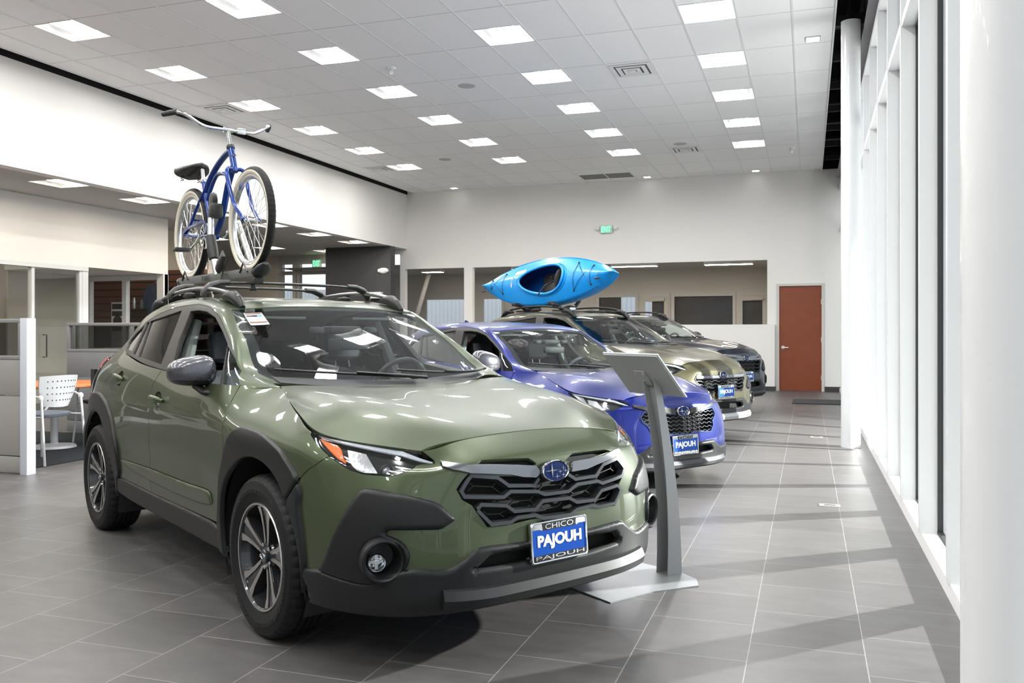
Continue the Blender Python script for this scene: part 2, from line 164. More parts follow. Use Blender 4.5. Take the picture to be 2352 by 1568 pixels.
BK = json.loads('''{"lamp":[[-0.5284,0.7782],[-0.5799,0.7865],[-0.6063,0.7704],[-0.6416,0.6696],[-0.6809,0.6039],[-0.7267,0.5949],[-0.8156,0.6005],[-0.8697,0.6242],[-0.9138,0.6789],[-0.959,0.7393],[-1.0136,0.8081],[-1.0686,0.8645],[-1.0667,0.8888],[-1.0103,0.8888],[-0.9538,0.8888],[-0.8974,0.8888],[-0.8409,0.8888],[-0.7845,0.8888],[-0.728,0.8888],[-0.6716,0.8888],[-0.6151,0.8888],[-0.5587,0.8888],[-0.5254,0.806]],"bumper":[[0.0,0.045],[-1.1326,0.045],[-1.1326,0.0],[-1.1275,0.0813],[-1.1232,0.1618],[-1.1283,0.2415],[-1.1451,0.3185],[-1.1731,0.3911],[-1.2137,0.4561],[-1.1247,0.5456],[-1.0207,0.6345],[-0.9519,0.7271],[-0.9138,0.6789],[-0.8697,0.6242],[-0.8156,0.6005],[-0.7267,0.5949],[-0.6809,0.6039],[-0.6416,0.6696],[-0.6063,0.7704],[-0.5799,0.7865],[-0.5284,0.7782],[-0.5254,0.806],[-0.5587,0.8888],[-0.5079,0.8888],[-0.4571,0.8888],[-0.4063,0.8888],[-0.3555,0.8888],[-0.3047,0.8888],[-0.2539,0.8888],[-0.2032,0.8888],[-0.1524,0.8888],[-0.1016,0.8888],[-0.0508,0.8888],[0.0,0.8888],[0.0508,0.8888],[0.1016,0.8888],[0.1524,0.8888],[0.2032,0.8888],[0.2539,0.8888],[0.3047,0.8888],[0.3555,0.8888],[0.4063,0.8888],[0.4571,0.8888],[0.5079,0.8888],[0.5587,0.8888],[0.5254,0.806],[0.5284,0.7782],[0.5799,0.7865],[0.6063,0.7704],[0.6416,0.6696],[0.6809,0.6039],[0.7267,0.5949],[0.8156,0.6005],[0.8697,0.6242],[0.9138,0.6789],[0.9519,0.7271],[1.0207,0.6345],[1.1247,0.5456],[1.2137,0.4561],[1.1731,0.3911],[1.1451,0.3185],[1.1283,0.2415],[1.1232,0.1618],[1.1275,0.0813],[1.1326,0.0],[1.1326,0.045]],"grille":[[-0.4089,0.5876],[-0.4611,0.5165],[-0.446,0.4802],[-0.4076,0.4549],[-0.3464,0.3656],[-0.2311,0.3607],[-0.1194,0.3686],[-0.0851,0.3677],[0.0837,0.3597],[0.1233,0.3766],[0.2548,0.3687],[0.3589,0.3604],[0.4061,0.416],[0.3984,0.4514],[0.4534,0.4942],[0.4528,0.5153],[0.4161,0.573],[0.2765,0.5511],[0.1017,0.541],[-0.0822,0.5296],[-0.2888,0.5582]],"vent_r":[[-0.3718,0.6633],[-0.3321,0.7186],[-0.1183,0.6786],[-0.0838,0.6117],[-0.0951,0.5907]],"vent_l":[[0.0816,0.6067],[0.1294,0.6697],[0.3313,0.6697],[0.3712,0.6407],[0.2003,0.5952],[0.111,0.5914]],"intake":[[-0.4166,0.2058],[-0.3429,0.2582],[-0.162,0.2646],[0.163,0.2627],[0.3404,0.2533],[0.3829,0.2092],[0.3674,0.1948],[0.1663,0.1829],[-0.1501,0.1975]],"fender":[[-1.9308,0.8888],[-1.8643,0.8888],[-1.7978,0.8888],[-1.7314,0.8888],[-1.6649,0.8888],[-1.5984,0.8888],[-1.532,0.8888],[-1.4655,0.8888],[-1.3991,0.8888],[-1.3326,0.8888],[-1.2661,0.8888],[-1.1997,0.8888],[-1.1332,0.8888],[-1.0667,0.8888],[-1.0686,0.8645],[-1.0136,0.8081],[-0.959,0.7393],[-0.9519,0.7271],[-1.0207,0.6345],[-1.1247,0.5456],[-1.2693,0.5112],[-1.3393,0.5585],[-1.4151,0.5953],[-1.4911,0.615],[-1.5678,0.6155],[-1.6447,0.5982],[-1.7189,0.5658],[-1.7874,0.5218],[-1.8471,0.4674],[-1.8963,0.4037],[-1.9334,0.3328],[-1.9568,0.2563],[-1.9658,0.1769],[-1.96,0.0968],[-1.9397,0.0136],[-1.9538,0.1079],[-1.9891,0.1079],[-1.9823,0.2411],[-1.9259,0.5212],[-1.8929,0.6338],[-1.9043,0.728],[-1.9494,0.7933],[-1.9763,0.8433],[-1.9961,0.8888]],"door_front":[[-1.9961,0.8888],[-1.9763,0.8433],[-1.9494,0.7933],[-1.9043,0.728],[-1.8929,0.6338],[-1.9259,0.5212],[-1.9823,0.2411],[-1.9891,0.2083],[-2.5172,0.2033],[-3.077,0.2033],[-3.0874,0.2579],[-3.0696,0.3237],[-3.0074,0.5474],[-3.0077,0.6878],[-3.0101,0.7844],[-2.9524,0.8888],[-2.9469,0.8888],[-2.8107,0.8888],[-2.6745,0.8888],[-2.5383,0.8888],[-2.4021,0.8888],[-2.2659,0.8888],[-2.1297,0.8888],[-1.9935,0.8888]],"door_rear":[[-2.9524,0.8888],[-3.0101,0.7844],[-3.0077,0.6878],[-3.0074,0.5474],[-3.0696,0.3237],[-3.0874,0.2579],[-3.077,0.2033],[-3.708,0.2184],[-3.7518,0.2568],[-3.7751,0.3352],[-3.8121,0.4068],[-3.879,0.6669],[-3.8893,0.733],[-3.8781,0.8336],[-3.8776,0.8888],[-3.7225,0.8888],[-3.5673,0.8888],[-3.4122,0.8888],[-3.2571,0.8888],[-3.102,0.8888],[-2.9469,0.8888]],"quarter":[[-3.8781,0.8336],[-3.8893,0.733],[-3.879,0.6669],[-3.8617,0.4743],[-3.9226,0.5331],[-3.9928,0.5704],[-4.0694,0.5919],[-4.1488,0.602],[-4.2279,0.6018],[-4.3054,0.5915],[-4.381,0.5701],[-4.4517,0.5334],[-4.5109,0.4745],[-4.5549,0.4066],[-4.5864,0.3352],[-4.6069,0.2568],[-4.6135,0.1756],[-4.6244,0.1079],[-4.6894,0.3091],[-4.7392,0.5853],[-4.4922,0.6508],[-4.4276,0.6883],[-4.399,0.8888],[-4.2947,0.8888],[-4.1904,0.8888],[-4.0861,0.8888],[-3.9819,0.8888],[-3.8776,0.8888]],"tail":[[-4.4276,0.6883],[-4.4922,0.6508],[-4.7584,0.6378],[-5.0824,0.6499],[-5.0824,0.7688],[-4.671,0.8688],[-4.423,0.8688]],"rear":[[-5.6324,0.045],[-4.6478,0.045],[-4.6244,0.1079],[-4.6894,0.3091],[-4.7392,0.5853],[-4.4922,0.6508],[-4.7584,0.6378],[-5.0824,0.66],[-5.0824,0.7688],[-4.671,0.8688],[-4.423,0.8688],[-4.399,0.8888],[-5.6324,0.8888]],"rocker":[[-2.0143,0.2033],[-2.5172,0.2033],[-3.117,0.2033],[-3.678,0.2184],[-3.738,0.2083],[-3.7678,0.0976],[-1.9135,0.0767],[-1.9538,0.1079]],"clad_fog":[[-0.8203,0.5227],[-0.7765,0.521],[-0.6631,0.5012],[-0.5597,0.474],[-0.5385,0.4624],[-0.4851,0.4111],[-0.5043,0.401],[-0.5419,0.3806],[-0.5922,0.3825],[-0.7417,0.3861],[-0.7543,0.3699],[-0.7523,0.3569],[-0.7103,0.3415],[-0.6828,0.3184],[-0.6693,0.2869],[-0.6751,0.2556],[-0.6862,0.2355],[-0.7401,0.1968],[-0.8307,0.1676],[-1.0385,0.2018],[-1.0225,0.2123],[-0.9889,0.2779],[-0.956,0.3497],[-0.9028,0.4332],[-0.8404,0.5077]],"clad_archf":[[-2.0092,0.2348],[-1.958,0.3711],[-1.9344,0.4539],[-1.8799,0.5829],[-1.7966,0.6724],[-1.7306,0.7209],[-1.6596,0.7367],[-1.4756,0.7388],[-1.3007,0.6907],[-1.1802,0.5945],[-1.1269,0.5353],[-1.2271,0.4407],[-1.2695,0.4848],[-1.321,0.5226],[-1.3784,0.5542],[-1.4382,0.5777],[-1.4985,0.5904],[-1.5593,0.5913],[-1.6202,0.5808],[-1.6798,0.5602],[-1.7364,0.5312],[-1.7884,0.4947],[-1.8344,0.4513],[-1.8736,0.4016],[-1.905,0.347],[-1.9278,0.2884],[-1.9415,0.2269],[-1.9457,0.1642],[-1.9403,0.1013],[-1.9255,0.0362],[-1.9437,0.066],[-2.0143,0.0767],[-2.0143,0.2083]],"clad_archf2":[[-1.1269,0.5353],[-1.1116,0.4906],[-1.127,0.4311],[-1.1123,0.2952],[-1.1056,0.1971],[-1.1517,0.0212],[-1.1456,0.0866],[-1.1411,0.1498],[-1.1426,0.2126],[-1.1522,0.2745],[-1.1692,0.3338],[-1.194,0.3898],[-1.2271,0.4407]],"clad_archr":[[-3.6479,0.2486],[-3.6479,0.3887],[-3.7076,0.5155],[-3.7675,0.5941],[-3.8992,0.6474],[-4.1012,0.6739],[-4.292,0.6728],[-4.5145,0.6445],[-4.6246,0.5854],[-4.6788,0.4285],[-4.6808,0.2586],[-4.6522,0.1079],[-4.5975,0.1088],[-4.5964,0.1682],[-4.5929,0.2275],[-4.5828,0.2861],[-4.5647,0.342],[-4.5407,0.3937],[-4.5096,0.4422],[-4.4706,0.4894],[-4.424,0.5289],[-4.3718,0.5561],[-4.3168,0.5739],[-4.2604,0.5845],[-4.203,0.589],[-4.1449,0.5876],[-4.0868,0.5802],[-4.0301,0.5661],[-3.9762,0.5438],[-3.9265,0.5103],[-3.8822,0.466],[-3.844,0.4183],[-3.8126,0.3684],[-3.7886,0.3145],[-3.7722,0.257],[-3.764,0.1979],[-3.764,0.1386],[-3.7721,0.0784],[-3.7378,0.1079],[-3.698,0.2083]],"lowblack":[[0.0,0.045],[-1.1326,0.045],[-1.0789,0.0767],[-1.1563,0.1853],[-1.1013,0.1911],[-1.0449,0.1976],[-0.8357,0.1668],[-0.6868,0.2324],[-0.5339,0.2158],[-0.5034,0.2201],[-0.4727,0.2362],[-0.4281,0.2622],[-0.398,0.2859],[-0.3426,0.2875],[-0.1617,0.2778],[0.0,0.2818],[0.1617,0.2778],[0.3426,0.2875],[0.398,0.2859],[0.4281,0.2622],[0.4727,0.2362],[0.5034,0.2201],[0.5339,0.2158],[0.6868,0.2324],[0.8357,0.1668],[1.0449,0.1976],[1.1013,0.1911],[1.1563,0.1853],[1.0789,0.0767],[1.1326,0.045]],"garnish":[[-3.6549,0.3415],[-3.412,0.3445],[-3.0392,0.3501],[-2.4278,0.3481],[-2.1254,0.3569],[-2.0962,0.3375],[-2.0788,0.2846],[-2.3055,0.2643],[-2.6745,0.262],[-3.0415,0.2717],[-3.4367,0.2964]],"amber":[[-1.0161,0.8688],[-0.9044,0.8485],[-0.8938,0.8244],[-0.8858,0.6806],[-0.9164,0.717],[-0.947,0.7713],[-0.978,0.8195]],"drl":[[-1.0749,0.8888],[-0.8681,0.8888],[-0.7396,0.8888],[-0.629,0.8888],[-0.5292,0.804],[-0.531,0.7831],[-0.6406,0.8474],[-0.7507,0.8586],[-0.8714,0.8642],[-1.0264,0.8888]],"reflector":[[-0.8642,0.8399],[-0.7812,0.8355],[-0.7648,0.6284],[-0.8151,0.6187],[-0.8448,0.6326],[-0.8623,0.6729],[-0.8705,0.7651]],"wing_r":[[-0.5024,0.7855],[-0.4562,0.7283],[-0.3962,0.6664],[-0.0927,0.594],[-0.0708,0.551],[-0.098,0.5314],[-0.1644,0.5408],[-0.22,0.5583],[-0.4014,0.5927],[-0.4652,0.6362],[-0.499,0.7015]],"wing_l":[[0.1138,0.5909],[0.2954,0.6],[0.4317,0.6594],[0.4367,0.6239],[0.426,0.6006],[0.2914,0.561],[0.1941,0.5378],[0.1023,0.5349]],"garn_gap":[[-0.5328,0.3849],[-0.4846,0.3128],[-0.4256,0.3358]],"pt_fog":[[-0.7615,0.2683]],"pt_fogL":[[-0.8006,0.268]],"pt_emblem":[[0.01,0.5522]],"pt_hf":[[-2.876,0.7244]],"pt_hr":[[-3.6754,0.7618]],"pt_plate":[[-0.001,0.2709]],"bars":[[[-0.3999,0.576],[-0.4472,0.5083],[-0.437,0.4878],[-0.2651,0.4704],[-0.2282,0.4879],[-0.0921,0.4736],[-0.056,0.4586],[0.0758,0.4559],[0.1285,0.4779],[0.2555,0.4778],[0.2837,0.4661],[0.4239,0.4803],[0.4542,0.5086],[0.4019,0.568],[0.3019,0.5465],[0.247,0.5003],[0.1229,0.4997],[0.0842,0.524]],[[-0.4056,0.5767],[-0.2865,0.5514],[-0.235,0.5107],[-0.1066,0.4983],[-0.0785,0.5253]],[[-0.3907,0.4376],[-0.3706,0.4533],[-0.2542,0.4366],[-0.2162,0.4095],[-0.1102,0.4039],[-0.0682,0.4334],[0.0789,0.4283],[0.1215,0.4054],[0.2298,0.4014],[0.2741,0.436],[0.3834,0.4452],[0.4069,0.4215],[0.3545,0.3697],[0.2563,0.3683],[0.2077,0.3788],[0.1193,0.3742],[0.0794,0.3575],[-0.0677,0.3626],[-0.1116,0.38],[-0.2012,0.3829],[-0.2376,0.3687],[-0.329,0.3715],[-0.389,0.4338]]],"thin":[[[-0.4053,0.544],[-0.3858,0.5259],[-0.2995,0.5138],[-0.2821,0.5274]],[[-0.3858,0.5259],[-0.4135,0.5077]],[[-0.2995,0.5138],[-0.2635,0.4863]],[[-0.237,0.4717],[-0.1967,0.4483],[-0.1174,0.4411],[-0.0962,0.4574]],[[-0.1967,0.4483],[-0.2241,0.4311]],[[-0.1174,0.4411],[-0.0964,0.4245]],[[-0.0721,0.5166],[-0.0422,0.4916],[0.0519,0.4862],[0.07,0.4995]],[[-0.0422,0.4916],[-0.0694,0.4748]],[[0.0519,0.4862],[0.0773,0.4694]],[[0.2796,0.5195],[0.3023,0.5086],[0.3769,0.5202],[0.3916,0.5373]],[[0.3023,0.5086],[0.2683,0.4842]],[[0.3769,0.5202],[0.3973,0.5066]],[[0.1062,0.4555],[0.1271,0.4394],[0.1989,0.4448],[0.236,0.4643]],[[0.1271,0.4394],[0.1037,0.4284]],[[0.1989,0.4448],[0.2289,0.4252]],[[-0.3516,0.4242],[-0.3308,0.4107],[-0.2726,0.4046],[-0.2441,0.4149]],[[-0.2726,0.4046],[-0.2504,0.3893]],[[-0.0845,0.4161],[-0.0402,0.395],[0.0333,0.3975],[0.0559,0.4125]],[[0.2597,0.4091],[0.2733,0.395],[0.3191,0.3974],[0.3525,0.414]],[[0.2733,0.395],[0.2488,0.3837]]],"slats":[[[-0.4058,0.2358],[-0.2883,0.2275],[-0.1708,0.2258]],[[0.1641,0.224],[0.2864,0.2231],[0.3579,0.2283]],[[-0.413,0.2146],[-0.2871,0.2027],[-0.1554,0.206]],[[0.1658,0.1932],[0.2888,0.1893],[0.3704,0.1986]]],"dlo":[[2.1149,-0.9077],[2.3346,-0.8789],[2.4138,-0.8442],[2.4286,-0.8103],[2.3685,-0.7562],[2.2149,-0.7082],[1.8103,-0.6777],[1.4348,-0.6532],[1.2611,-0.6393],[1.106,-0.645],[0.9481,-0.6598],[0.7582,-0.6584],[0.5337,-0.6672],[0.381,-0.6701],[0.2345,-0.692],[0.1984,-0.8957],[0.2122,-0.9077],[0.3852,-0.9077],[0.5581,-0.9077],[0.7311,-0.9077],[0.9041,-0.9077],[1.0771,-0.9077],[1.25,-0.9077],[1.423,-0.9077],[1.596,-0.9077],[1.769,-0.9077],[1.942,-0.9077]],"g_reardoor":[[2.065,-0.7143],[1.8746,-0.7099],[1.7176,-0.702],[1.5789,-0.6914],[1.4563,-0.6781],[1.4063,-0.7323],[1.3505,-0.7866],[1.2991,-0.8395],[1.2588,-0.89],[1.3802,-0.8886],[1.5061,-0.8877],[1.6393,-0.8882],[1.7832,-0.8909],[1.8504,-0.8495],[1.9212,-0.8059],[1.9934,-0.7616]],"g_small":[[2.1625,-0.7149],[2.1426,-0.7151],[2.1232,-0.7152],[2.1043,-0.7153],[2.0859,-0.7152],[2.0185,-0.7623],[1.9492,-0.8064],[1.8812,-0.8501],[1.8165,-0.8917],[1.8476,-0.8918],[1.8798,-0.8919],[1.913,-0.892],[1.9475,-0.8921],[2.0028,-0.8487],[2.0601,-0.8048],[2.1164,-0.7607]],"g_quarter":[[2.3747,-0.8346],[2.3878,-0.8124],[2.3383,-0.763],[2.205,-0.7264],[2.0208,-0.8803],[2.2746,-0.8786]],"g_front":[[1.2929,-0.6776],[1.2641,-0.6757],[1.2361,-0.6738],[1.2091,-0.672],[1.1828,-0.6702],[1.1476,-0.6713],[1.1132,-0.6724],[1.0795,-0.6731],[1.0469,-0.6732],[1.0023,-0.6769],[0.96,-0.6788],[0.9198,-0.6787],[0.8816,-0.6766],[0.8272,-0.6782],[0.7752,-0.6783],[0.7248,-0.6781],[0.6759,-0.6784],[0.6378,-0.6803],[0.6003,-0.6822],[0.5635,-0.6838],[0.5273,-0.6851],[0.4662,-0.7162],[0.4084,-0.7612],[0.3636,-0.8282],[0.3409,-0.9028],[0.3508,-0.9048],[0.3607,-0.9067],[0.3708,-0.9077],[0.381,-0.9077],[0.5003,-0.9024],[0.6521,-0.8973],[0.827,-0.8935],[1.0254,-0.8901],[1.0407,-0.8838],[1.0558,-0.8775],[1.0706,-0.8712],[1.0852,-0.8649],[1.1104,-0.848],[1.1351,-0.8309],[1.1603,-0.8135],[1.1866,-0.7957],[1.2119,-0.7668],[1.2386,-0.7373],[1.2637,-0.708]],"g_fq":[[0.5141,-0.6885],[0.4735,-0.6862],[0.4345,-0.6831],[0.3974,-0.6795],[0.362,-0.6761],[0.3275,-0.6757],[0.2938,-0.6778],[0.2608,-0.6846],[0.2291,-0.7003],[0.213,-0.7407],[0.2022,-0.7855],[0.198,-0.8297],[0.1985,-0.871],[0.2288,-0.878],[0.2611,-0.8854],[0.2952,-0.8932],[0.3312,-0.9009],[0.3531,-0.8275],[0.3968,-0.7618],[0.4537,-0.718]],"windshield":[[0.02,0.0],[0.02,-0.4618],[0.0733,-0.5618],[0.158,-0.5889],[0.2338,-0.584],[0.6172,-0.5826],[0.9249,-0.595],[0.9349,-0.3],[0.9369,0.0],[0.9349,0.3],[0.9249,0.595],[0.6172,0.5826],[0.2338,0.584],[0.158,0.5889],[0.0733,0.5618],[0.02,0.4618]],"body_gap_top":[],"rearglass":[[2.6322,0.0],[2.6322,-0.42],[2.6922,-0.5],[2.9922,-0.5],[3.0122,-0.4],[3.0122,0.0],[3.0122,0.4],[2.9922,0.5],[2.6922,0.5],[2.6322,0.42]],"sticker":[[0.8495,-0.5405],[0.8565,-0.4386],[0.718,-0.4349],[0.6909,-0.5236]],"vin":[[0.0676,0.4671],[0.0316,0.5872],[0.0,0.5722],[0.0,0.4793]]}''')
# ================================================================ helpers
_M = {}
def mat(name, col=(.5,.5,.5), rough=.5, metal=0., coat=0., trans=0., ior=1.45, emit=None, es=1., spec=None, alpha=1., bump=None, noise=None, coatr=.02, vary=None):
    if name in _M: return _M[name]
    m = bpy.data.materials.new(name); m.use_nodes = True; _M[name] = m
    nt = m.node_tree; b = nt.nodes['Principled BSDF']; I = b.inputs
    I['Base Color'].default_value = (*col, 1); I['Roughness'].default_value = rough; I['Metallic'].default_value = metal
    I['IOR'].default_value = ior; I['Coat Weight'].default_value = coat; I['Coat Roughness'].default_value = coatr
    I['Transmission Weight'].default_value = trans; I['Alpha'].default_value = alpha
    if spec is not None: I['Specular IOR Level'].default_value = spec
    if emit: I['Emission Color'].default_value = (*emit, 1); I['Emission Strength'].default_value = es
    if noise or vary or bump:
        tc = nt.nodes.new('ShaderNodeTexCoord')
        sc_, amt = (vary or (8, .06)) if not noise else noise
        n = nt.nodes.new('ShaderNodeTexNoise'); n.inputs['Scale'].default_value = sc_; n.inputs['Detail'].default_value = 6
        nt.links.new(tc.outputs['Object'], n.inputs['Vector'])
        if vary:
            mx = nt.nodes.new('ShaderNodeMix'); mx.data_type = 'RGBA'
            mx.inputs[6].default_value = (*[c*(1-amt) for c in col], 1); mx.inputs[7].default_value = (*[min(1, c*(1+amt)) for c in col], 1)
            nt.links.new(n.outputs[0], mx.inputs[0]); nt.links.new(mx.outputs[2], I['Base Color'])
        if bump:
            n2 = nt.nodes.new('ShaderNodeTexNoise'); n2.inputs['Scale'].default_value = bump[0]; n2.inputs['Detail'].default_value = 3
            nt.links.new(tc.outputs['Object'], n2.inputs['Vector'])
            bp = nt.nodes.new('ShaderNodeBump'); bp.inputs['Strength'].default_value = bump[1]; bp.inputs['Distance'].default_value = bump[2] if len(bump) > 2 else .002
            nt.links.new(n2.outputs[0], bp.inputs['Height']); nt.links.new(bp.outputs[0], I['Normal'])
    return m
def glass(name, tint=(1, 1, 1), refl=1.5, rough=0., dens=0.):
    """thin clear pane: passes light straight through, tinted, with a mirror share that grows at grazing angles"""
    if name in _M: return _M[name]
    m = bpy.data.materials.new(name); m.use_nodes = True; _M[name] = m
    nt = m.node_tree; nt.nodes.clear(); o = nt.nodes.new('ShaderNodeOutputMaterial')
    t = nt.nodes.new('ShaderNodeBsdfTransparent'); t.inputs[0].default_value = (*tint, 1)
    g = nt.nodes.new('ShaderNodeBsdfGlossy'); g.inputs['Roughness'].default_value = rough
    F0 = ((refl-1)/(refl+1))**2*1.8
    f = nt.nodes.new('ShaderNodeLayerWeight'); f.inputs[0].default_value = .5
    pw = nt.nodes.new('ShaderNodeMath'); pw.operation = 'POWER'; pw.inputs[1].default_value = 5; nt.links.new(f.outputs['Facing'], pw.inputs[0])
    ml = nt.nodes.new('ShaderNodeMath'); ml.operation = 'MULTIPLY_ADD'; ml.inputs[1].default_value = 1-F0; ml.inputs[2].default_value = F0; nt.links.new(pw.outputs[0], ml.inputs[0]); f = ml
    x = nt.nodes.new('ShaderNodeMixShader')
    nt.links.new(f.outputs[0], x.inputs[0]); nt.links.new(t.outputs[0], x.inputs[1]); nt.links.new(g.outputs[0], x.inputs[2]); nt.links.new(x.outputs[0], o.inputs[0])
    return m
class MB:
    """collects shapes that become ONE mesh object"""
    def __init__(s): s.v = []; s.f = []; s.n = 0; s.mi = []
    def add(s, V, F, mi=0):
        V = [tuple(map(float, p)) for p in V]
        s.v += V; s.f += [tuple(i+s.n for i in f) for f in F]; s.mi += [mi]*len(F); s.n += len(V); return s
    def box(s, a, b, mi=0, M=None):
        (x0, y0, z0), (x1, y1, z1) = a, b
        V = [(x0,y0,z0),(x1,y0,z0),(x1,y1,z0),(x0,y1,z0),(x0,y0,z1),(x1,y0,z1),(x1,y1,z1),(x0,y1,z1)]
        if M is not None: V = [M @ Vector(p) for p in V]
        return s.add(V, [(0,3,2,1),(4,5,6,7),(0,1,5,4),(1,2,6,5),(2,3,7,6),(3,0,4,7)], mi)
    def bbox(s, c, d, r=.01, M=None, mi=0):
        """box with chamfered edges: centre c, size d"""
        bm = bmesh.new(); bmesh.ops.create_cube(bm, size=1)
        for q in bm.verts: q.co = Vector((q.co.x*d[0], q.co.y*d[1], q.co.z*d[2]))
        bmesh.ops.bevel(bm, geom=bm.edges[:], offset=r, segments=2, affect='EDGES', profile=.5)
        T = (M if M is not None else Matrix()) @ Matrix.Translation(c)
        V = [T @ q.co for q in bm.verts]; bm.verts.index_update(); F = [tuple(q.index for q in f.verts) for f in bm.faces]; bm.free()
        return s.add(V, F, mi)
    def prism(s, P, h0, h1, M=None, mi=0):
        """polygon P (x,y) extruded from z=h0 to h1"""
        n = len(P); V = [(x, y, h0) for x, y in P]+[(x, y, h1) for x, y in P]
        if M is not None: V = [M @ Vector(p) for p in V]
        F = [tuple(range(n-1, -1, -1)), tuple(range(n, 2*n))]+[(i, (i+1) % n, n+(i+1) % n, n+i) for i in range(n)]
        return s.add(V, F, mi)
    def tube(s, P, r, seg=10, closed=False, cap=True, mi=0, flat=None):
        """round tube along the points P; r one radius or one per point; flat=(up vector, ratio) squashes it"""
        P = [Vector(p) for p in P]; n = len(P); R = r if hasattr(r, '__len__') else [r]*n
        T = []
        for i in range(n):
            a = P[(i-1) % n] if (closed or i > 0) else P[i]; b = P[(i+1) % n] if (closed or i < n-1) else P[i]
            t = (b-a); T.append(t.normalized() if t.length > 1e-9 else Vector((0, 0, 1)))
        up = Vector(flat[0]) if flat else (Vector((0, 0, 1)) if abs(T[0].z) < .9 else Vector((1, 0, 0)))
        V = []; N = (up-T[0]*up.dot(T[0])).normalized()
        for i in range(n):
            N = N-T[i]*N.dot(T[i])
            if flat: N = up-T[i]*up.dot(T[i])
            N = N.normalized() if N.length > 1e-6 else Vector((1, 0, 0)); B = T[i].cross(N)
            for k in range(seg):
                a = 2*pi*k/seg; V.append(P[i]+N*(cos(a)*R[i]*(flat[1] if flat else 1))+B*(sin(a)*R[i]))
        F = []
        for i in range(n if closed else n-1):
            for k in range(seg):
                a = i*seg+k; b = i*seg+(k+1) % seg; c = ((i+1) % n)*seg+(k+1) % seg; d = ((i+1) % n)*seg+k; F.append((a, b, c, d))
        if cap and not closed: F += [tuple(range(seg-1, -1, -1)), tuple((n-1)*seg+k for k in range(seg))]
        return s.add(V, F, mi)
    def lathe(s, prof, seg=48, M=None, mi=0, a0=0, a1=2*pi, mis=None):
        """profile [(radius, axial)] turned round the local Z axis"""
        full = abs(a1-a0-2*pi) < 1e-6; m = seg if full else seg+1; V = []
        for r, z in prof:
            for k in range(m):
                a = a0+(a1-a0)*k/seg; V.append((r*cos(a), r*sin(a), z))
        if M is not None: V = [M @ Vector(p) for p in V]
        n0 = s.n; s.add(V, [])
        for i in range(len(prof)-1):
            for k in range(seg):
                k2 = (k+1) % m
                s.f.append((n0+i*m+k, n0+i*m+k2, n0+(i+1)*m+k2, n0+(i+1)*m+k)); s.mi.append(mis[i] if mis else mi)
        return s
    def sweep(s, P, sec, up=None, closed=False, mi=0, ups=None, cap=True):
        """flat section sec [(side, up)] carried along P"""
        P = [Vector(p) for p in P]; n = len(P); m = len(sec); V = []
        for i in range(n):
            a = P[(i-1) % n] if (closed or i > 0) else P[i]; b = P[(i+1) % n] if (closed or i < n-1) else P[i]
            t = (b-a).normalized(); u = Vector(ups[i]) if ups is not None else Vector(up)
            u = (u-t*u.dot(t)).normalized(); sd = t.cross(u)
            k = 1.
            if 0 < i < n-1 or closed:
                t1 = (P[i]-P[(i-1) % n]).normalized(); c_ = max(.45, t.dot(t1)); k = 1/c_
            for q in sec: V.append(P[i]+sd*(q[0]*k)+u*q[1])
        F = []
        for i in range(n if closed else n-1):
            for k in range(m):
                F.append((i*m+k, i*m+(k+1) % m, ((i+1) % n)*m+(k+1) % m, ((i+1) % n)*m+k))
        if cap and not closed: F += [tuple(range(m-1, -1, -1)), tuple((n-1)*m+k for k in range(m))]
        return s.add(V, F, mi)
    def ball(s, c, r, seg=16, rings=10, M=None, mi=0):
        rr = r if hasattr(r, '__len__') else (r, r, r)
        prof = [(sin(pi*i/rings), -cos(pi*i/rings)) for i in range(rings+1)]
        T = (M if M is not None else Matrix()) @ Matrix.Translation(c) @ Matrix.Diagonal((*rr, 1))
        return s.lathe([(max(a, 1e-4), b) for a, b in prof], seg, T, mi)
    def build(s, name, mats, parent=None, smooth=True, angle=35, loc=None, recalc=False):
        me = bpy.data.meshes.new(name); me.from_pydata(s.v, [], s.f)
        if not hasattr(mats, '__len__'): mats = [mats]
        for m in mats: me.materials.append(m)
        if any(s.mi): me.polygons.foreach_set('material_index', s.mi)
        bm = bmesh.new(); bm.from_mesh(me); bmesh.ops.recalc_face_normals(bm, faces=bm.faces[:]) if recalc else None
        if smooth:
            lim = radians(angle)
            for e in bm.edges: e.smooth = not (len(e.link_faces) == 2 and e.calc_face_angle(0) > lim)
            for f in bm.faces: f.smooth = True
        bm.to_mesh(me); bm.free(); me.update()
        o = bpy.data.objects.new(name, me); C.objects.link(o)
        if parent: o.parent = parent
        if loc: o.location = loc
        return o
def thing(name, label, cat, loc=(0, 0, 0), rz=0, group=None):
    o = bpy.data.objects.new(name, None); C.objects.link(o); o.empty_display_size = .1
    o.location = loc; o.rotation_euler = (0, 0, rz); o['label'] = label; o['category'] = cat
    if group: o['group'] = group
    return o
def tag(o, label, cat, group=None):
    o['label'] = label; o['category'] = cat
    if group: o['group'] = group
    return o
def struct(name, mb, m, **k):
    o = mb.build(name, m, smooth=k.pop('smooth', False), **k); o['kind'] = 'structure'; return o
def dup(root, loc, rz=None, label=None, group=None):
    r = root.copy(); C.objects.link(r); r.location = loc
    if rz is not None: r.rotation_euler = (0, 0, rz)
    if label: r['label'] = label
    if group: r['group'] = group
    for ch in list(root.children):
        c = ch.copy(); C.objects.link(c); c.parent = r
        for g in ch.children:
            d = g.copy(); C.objects.link(d); d.parent = c
    return r
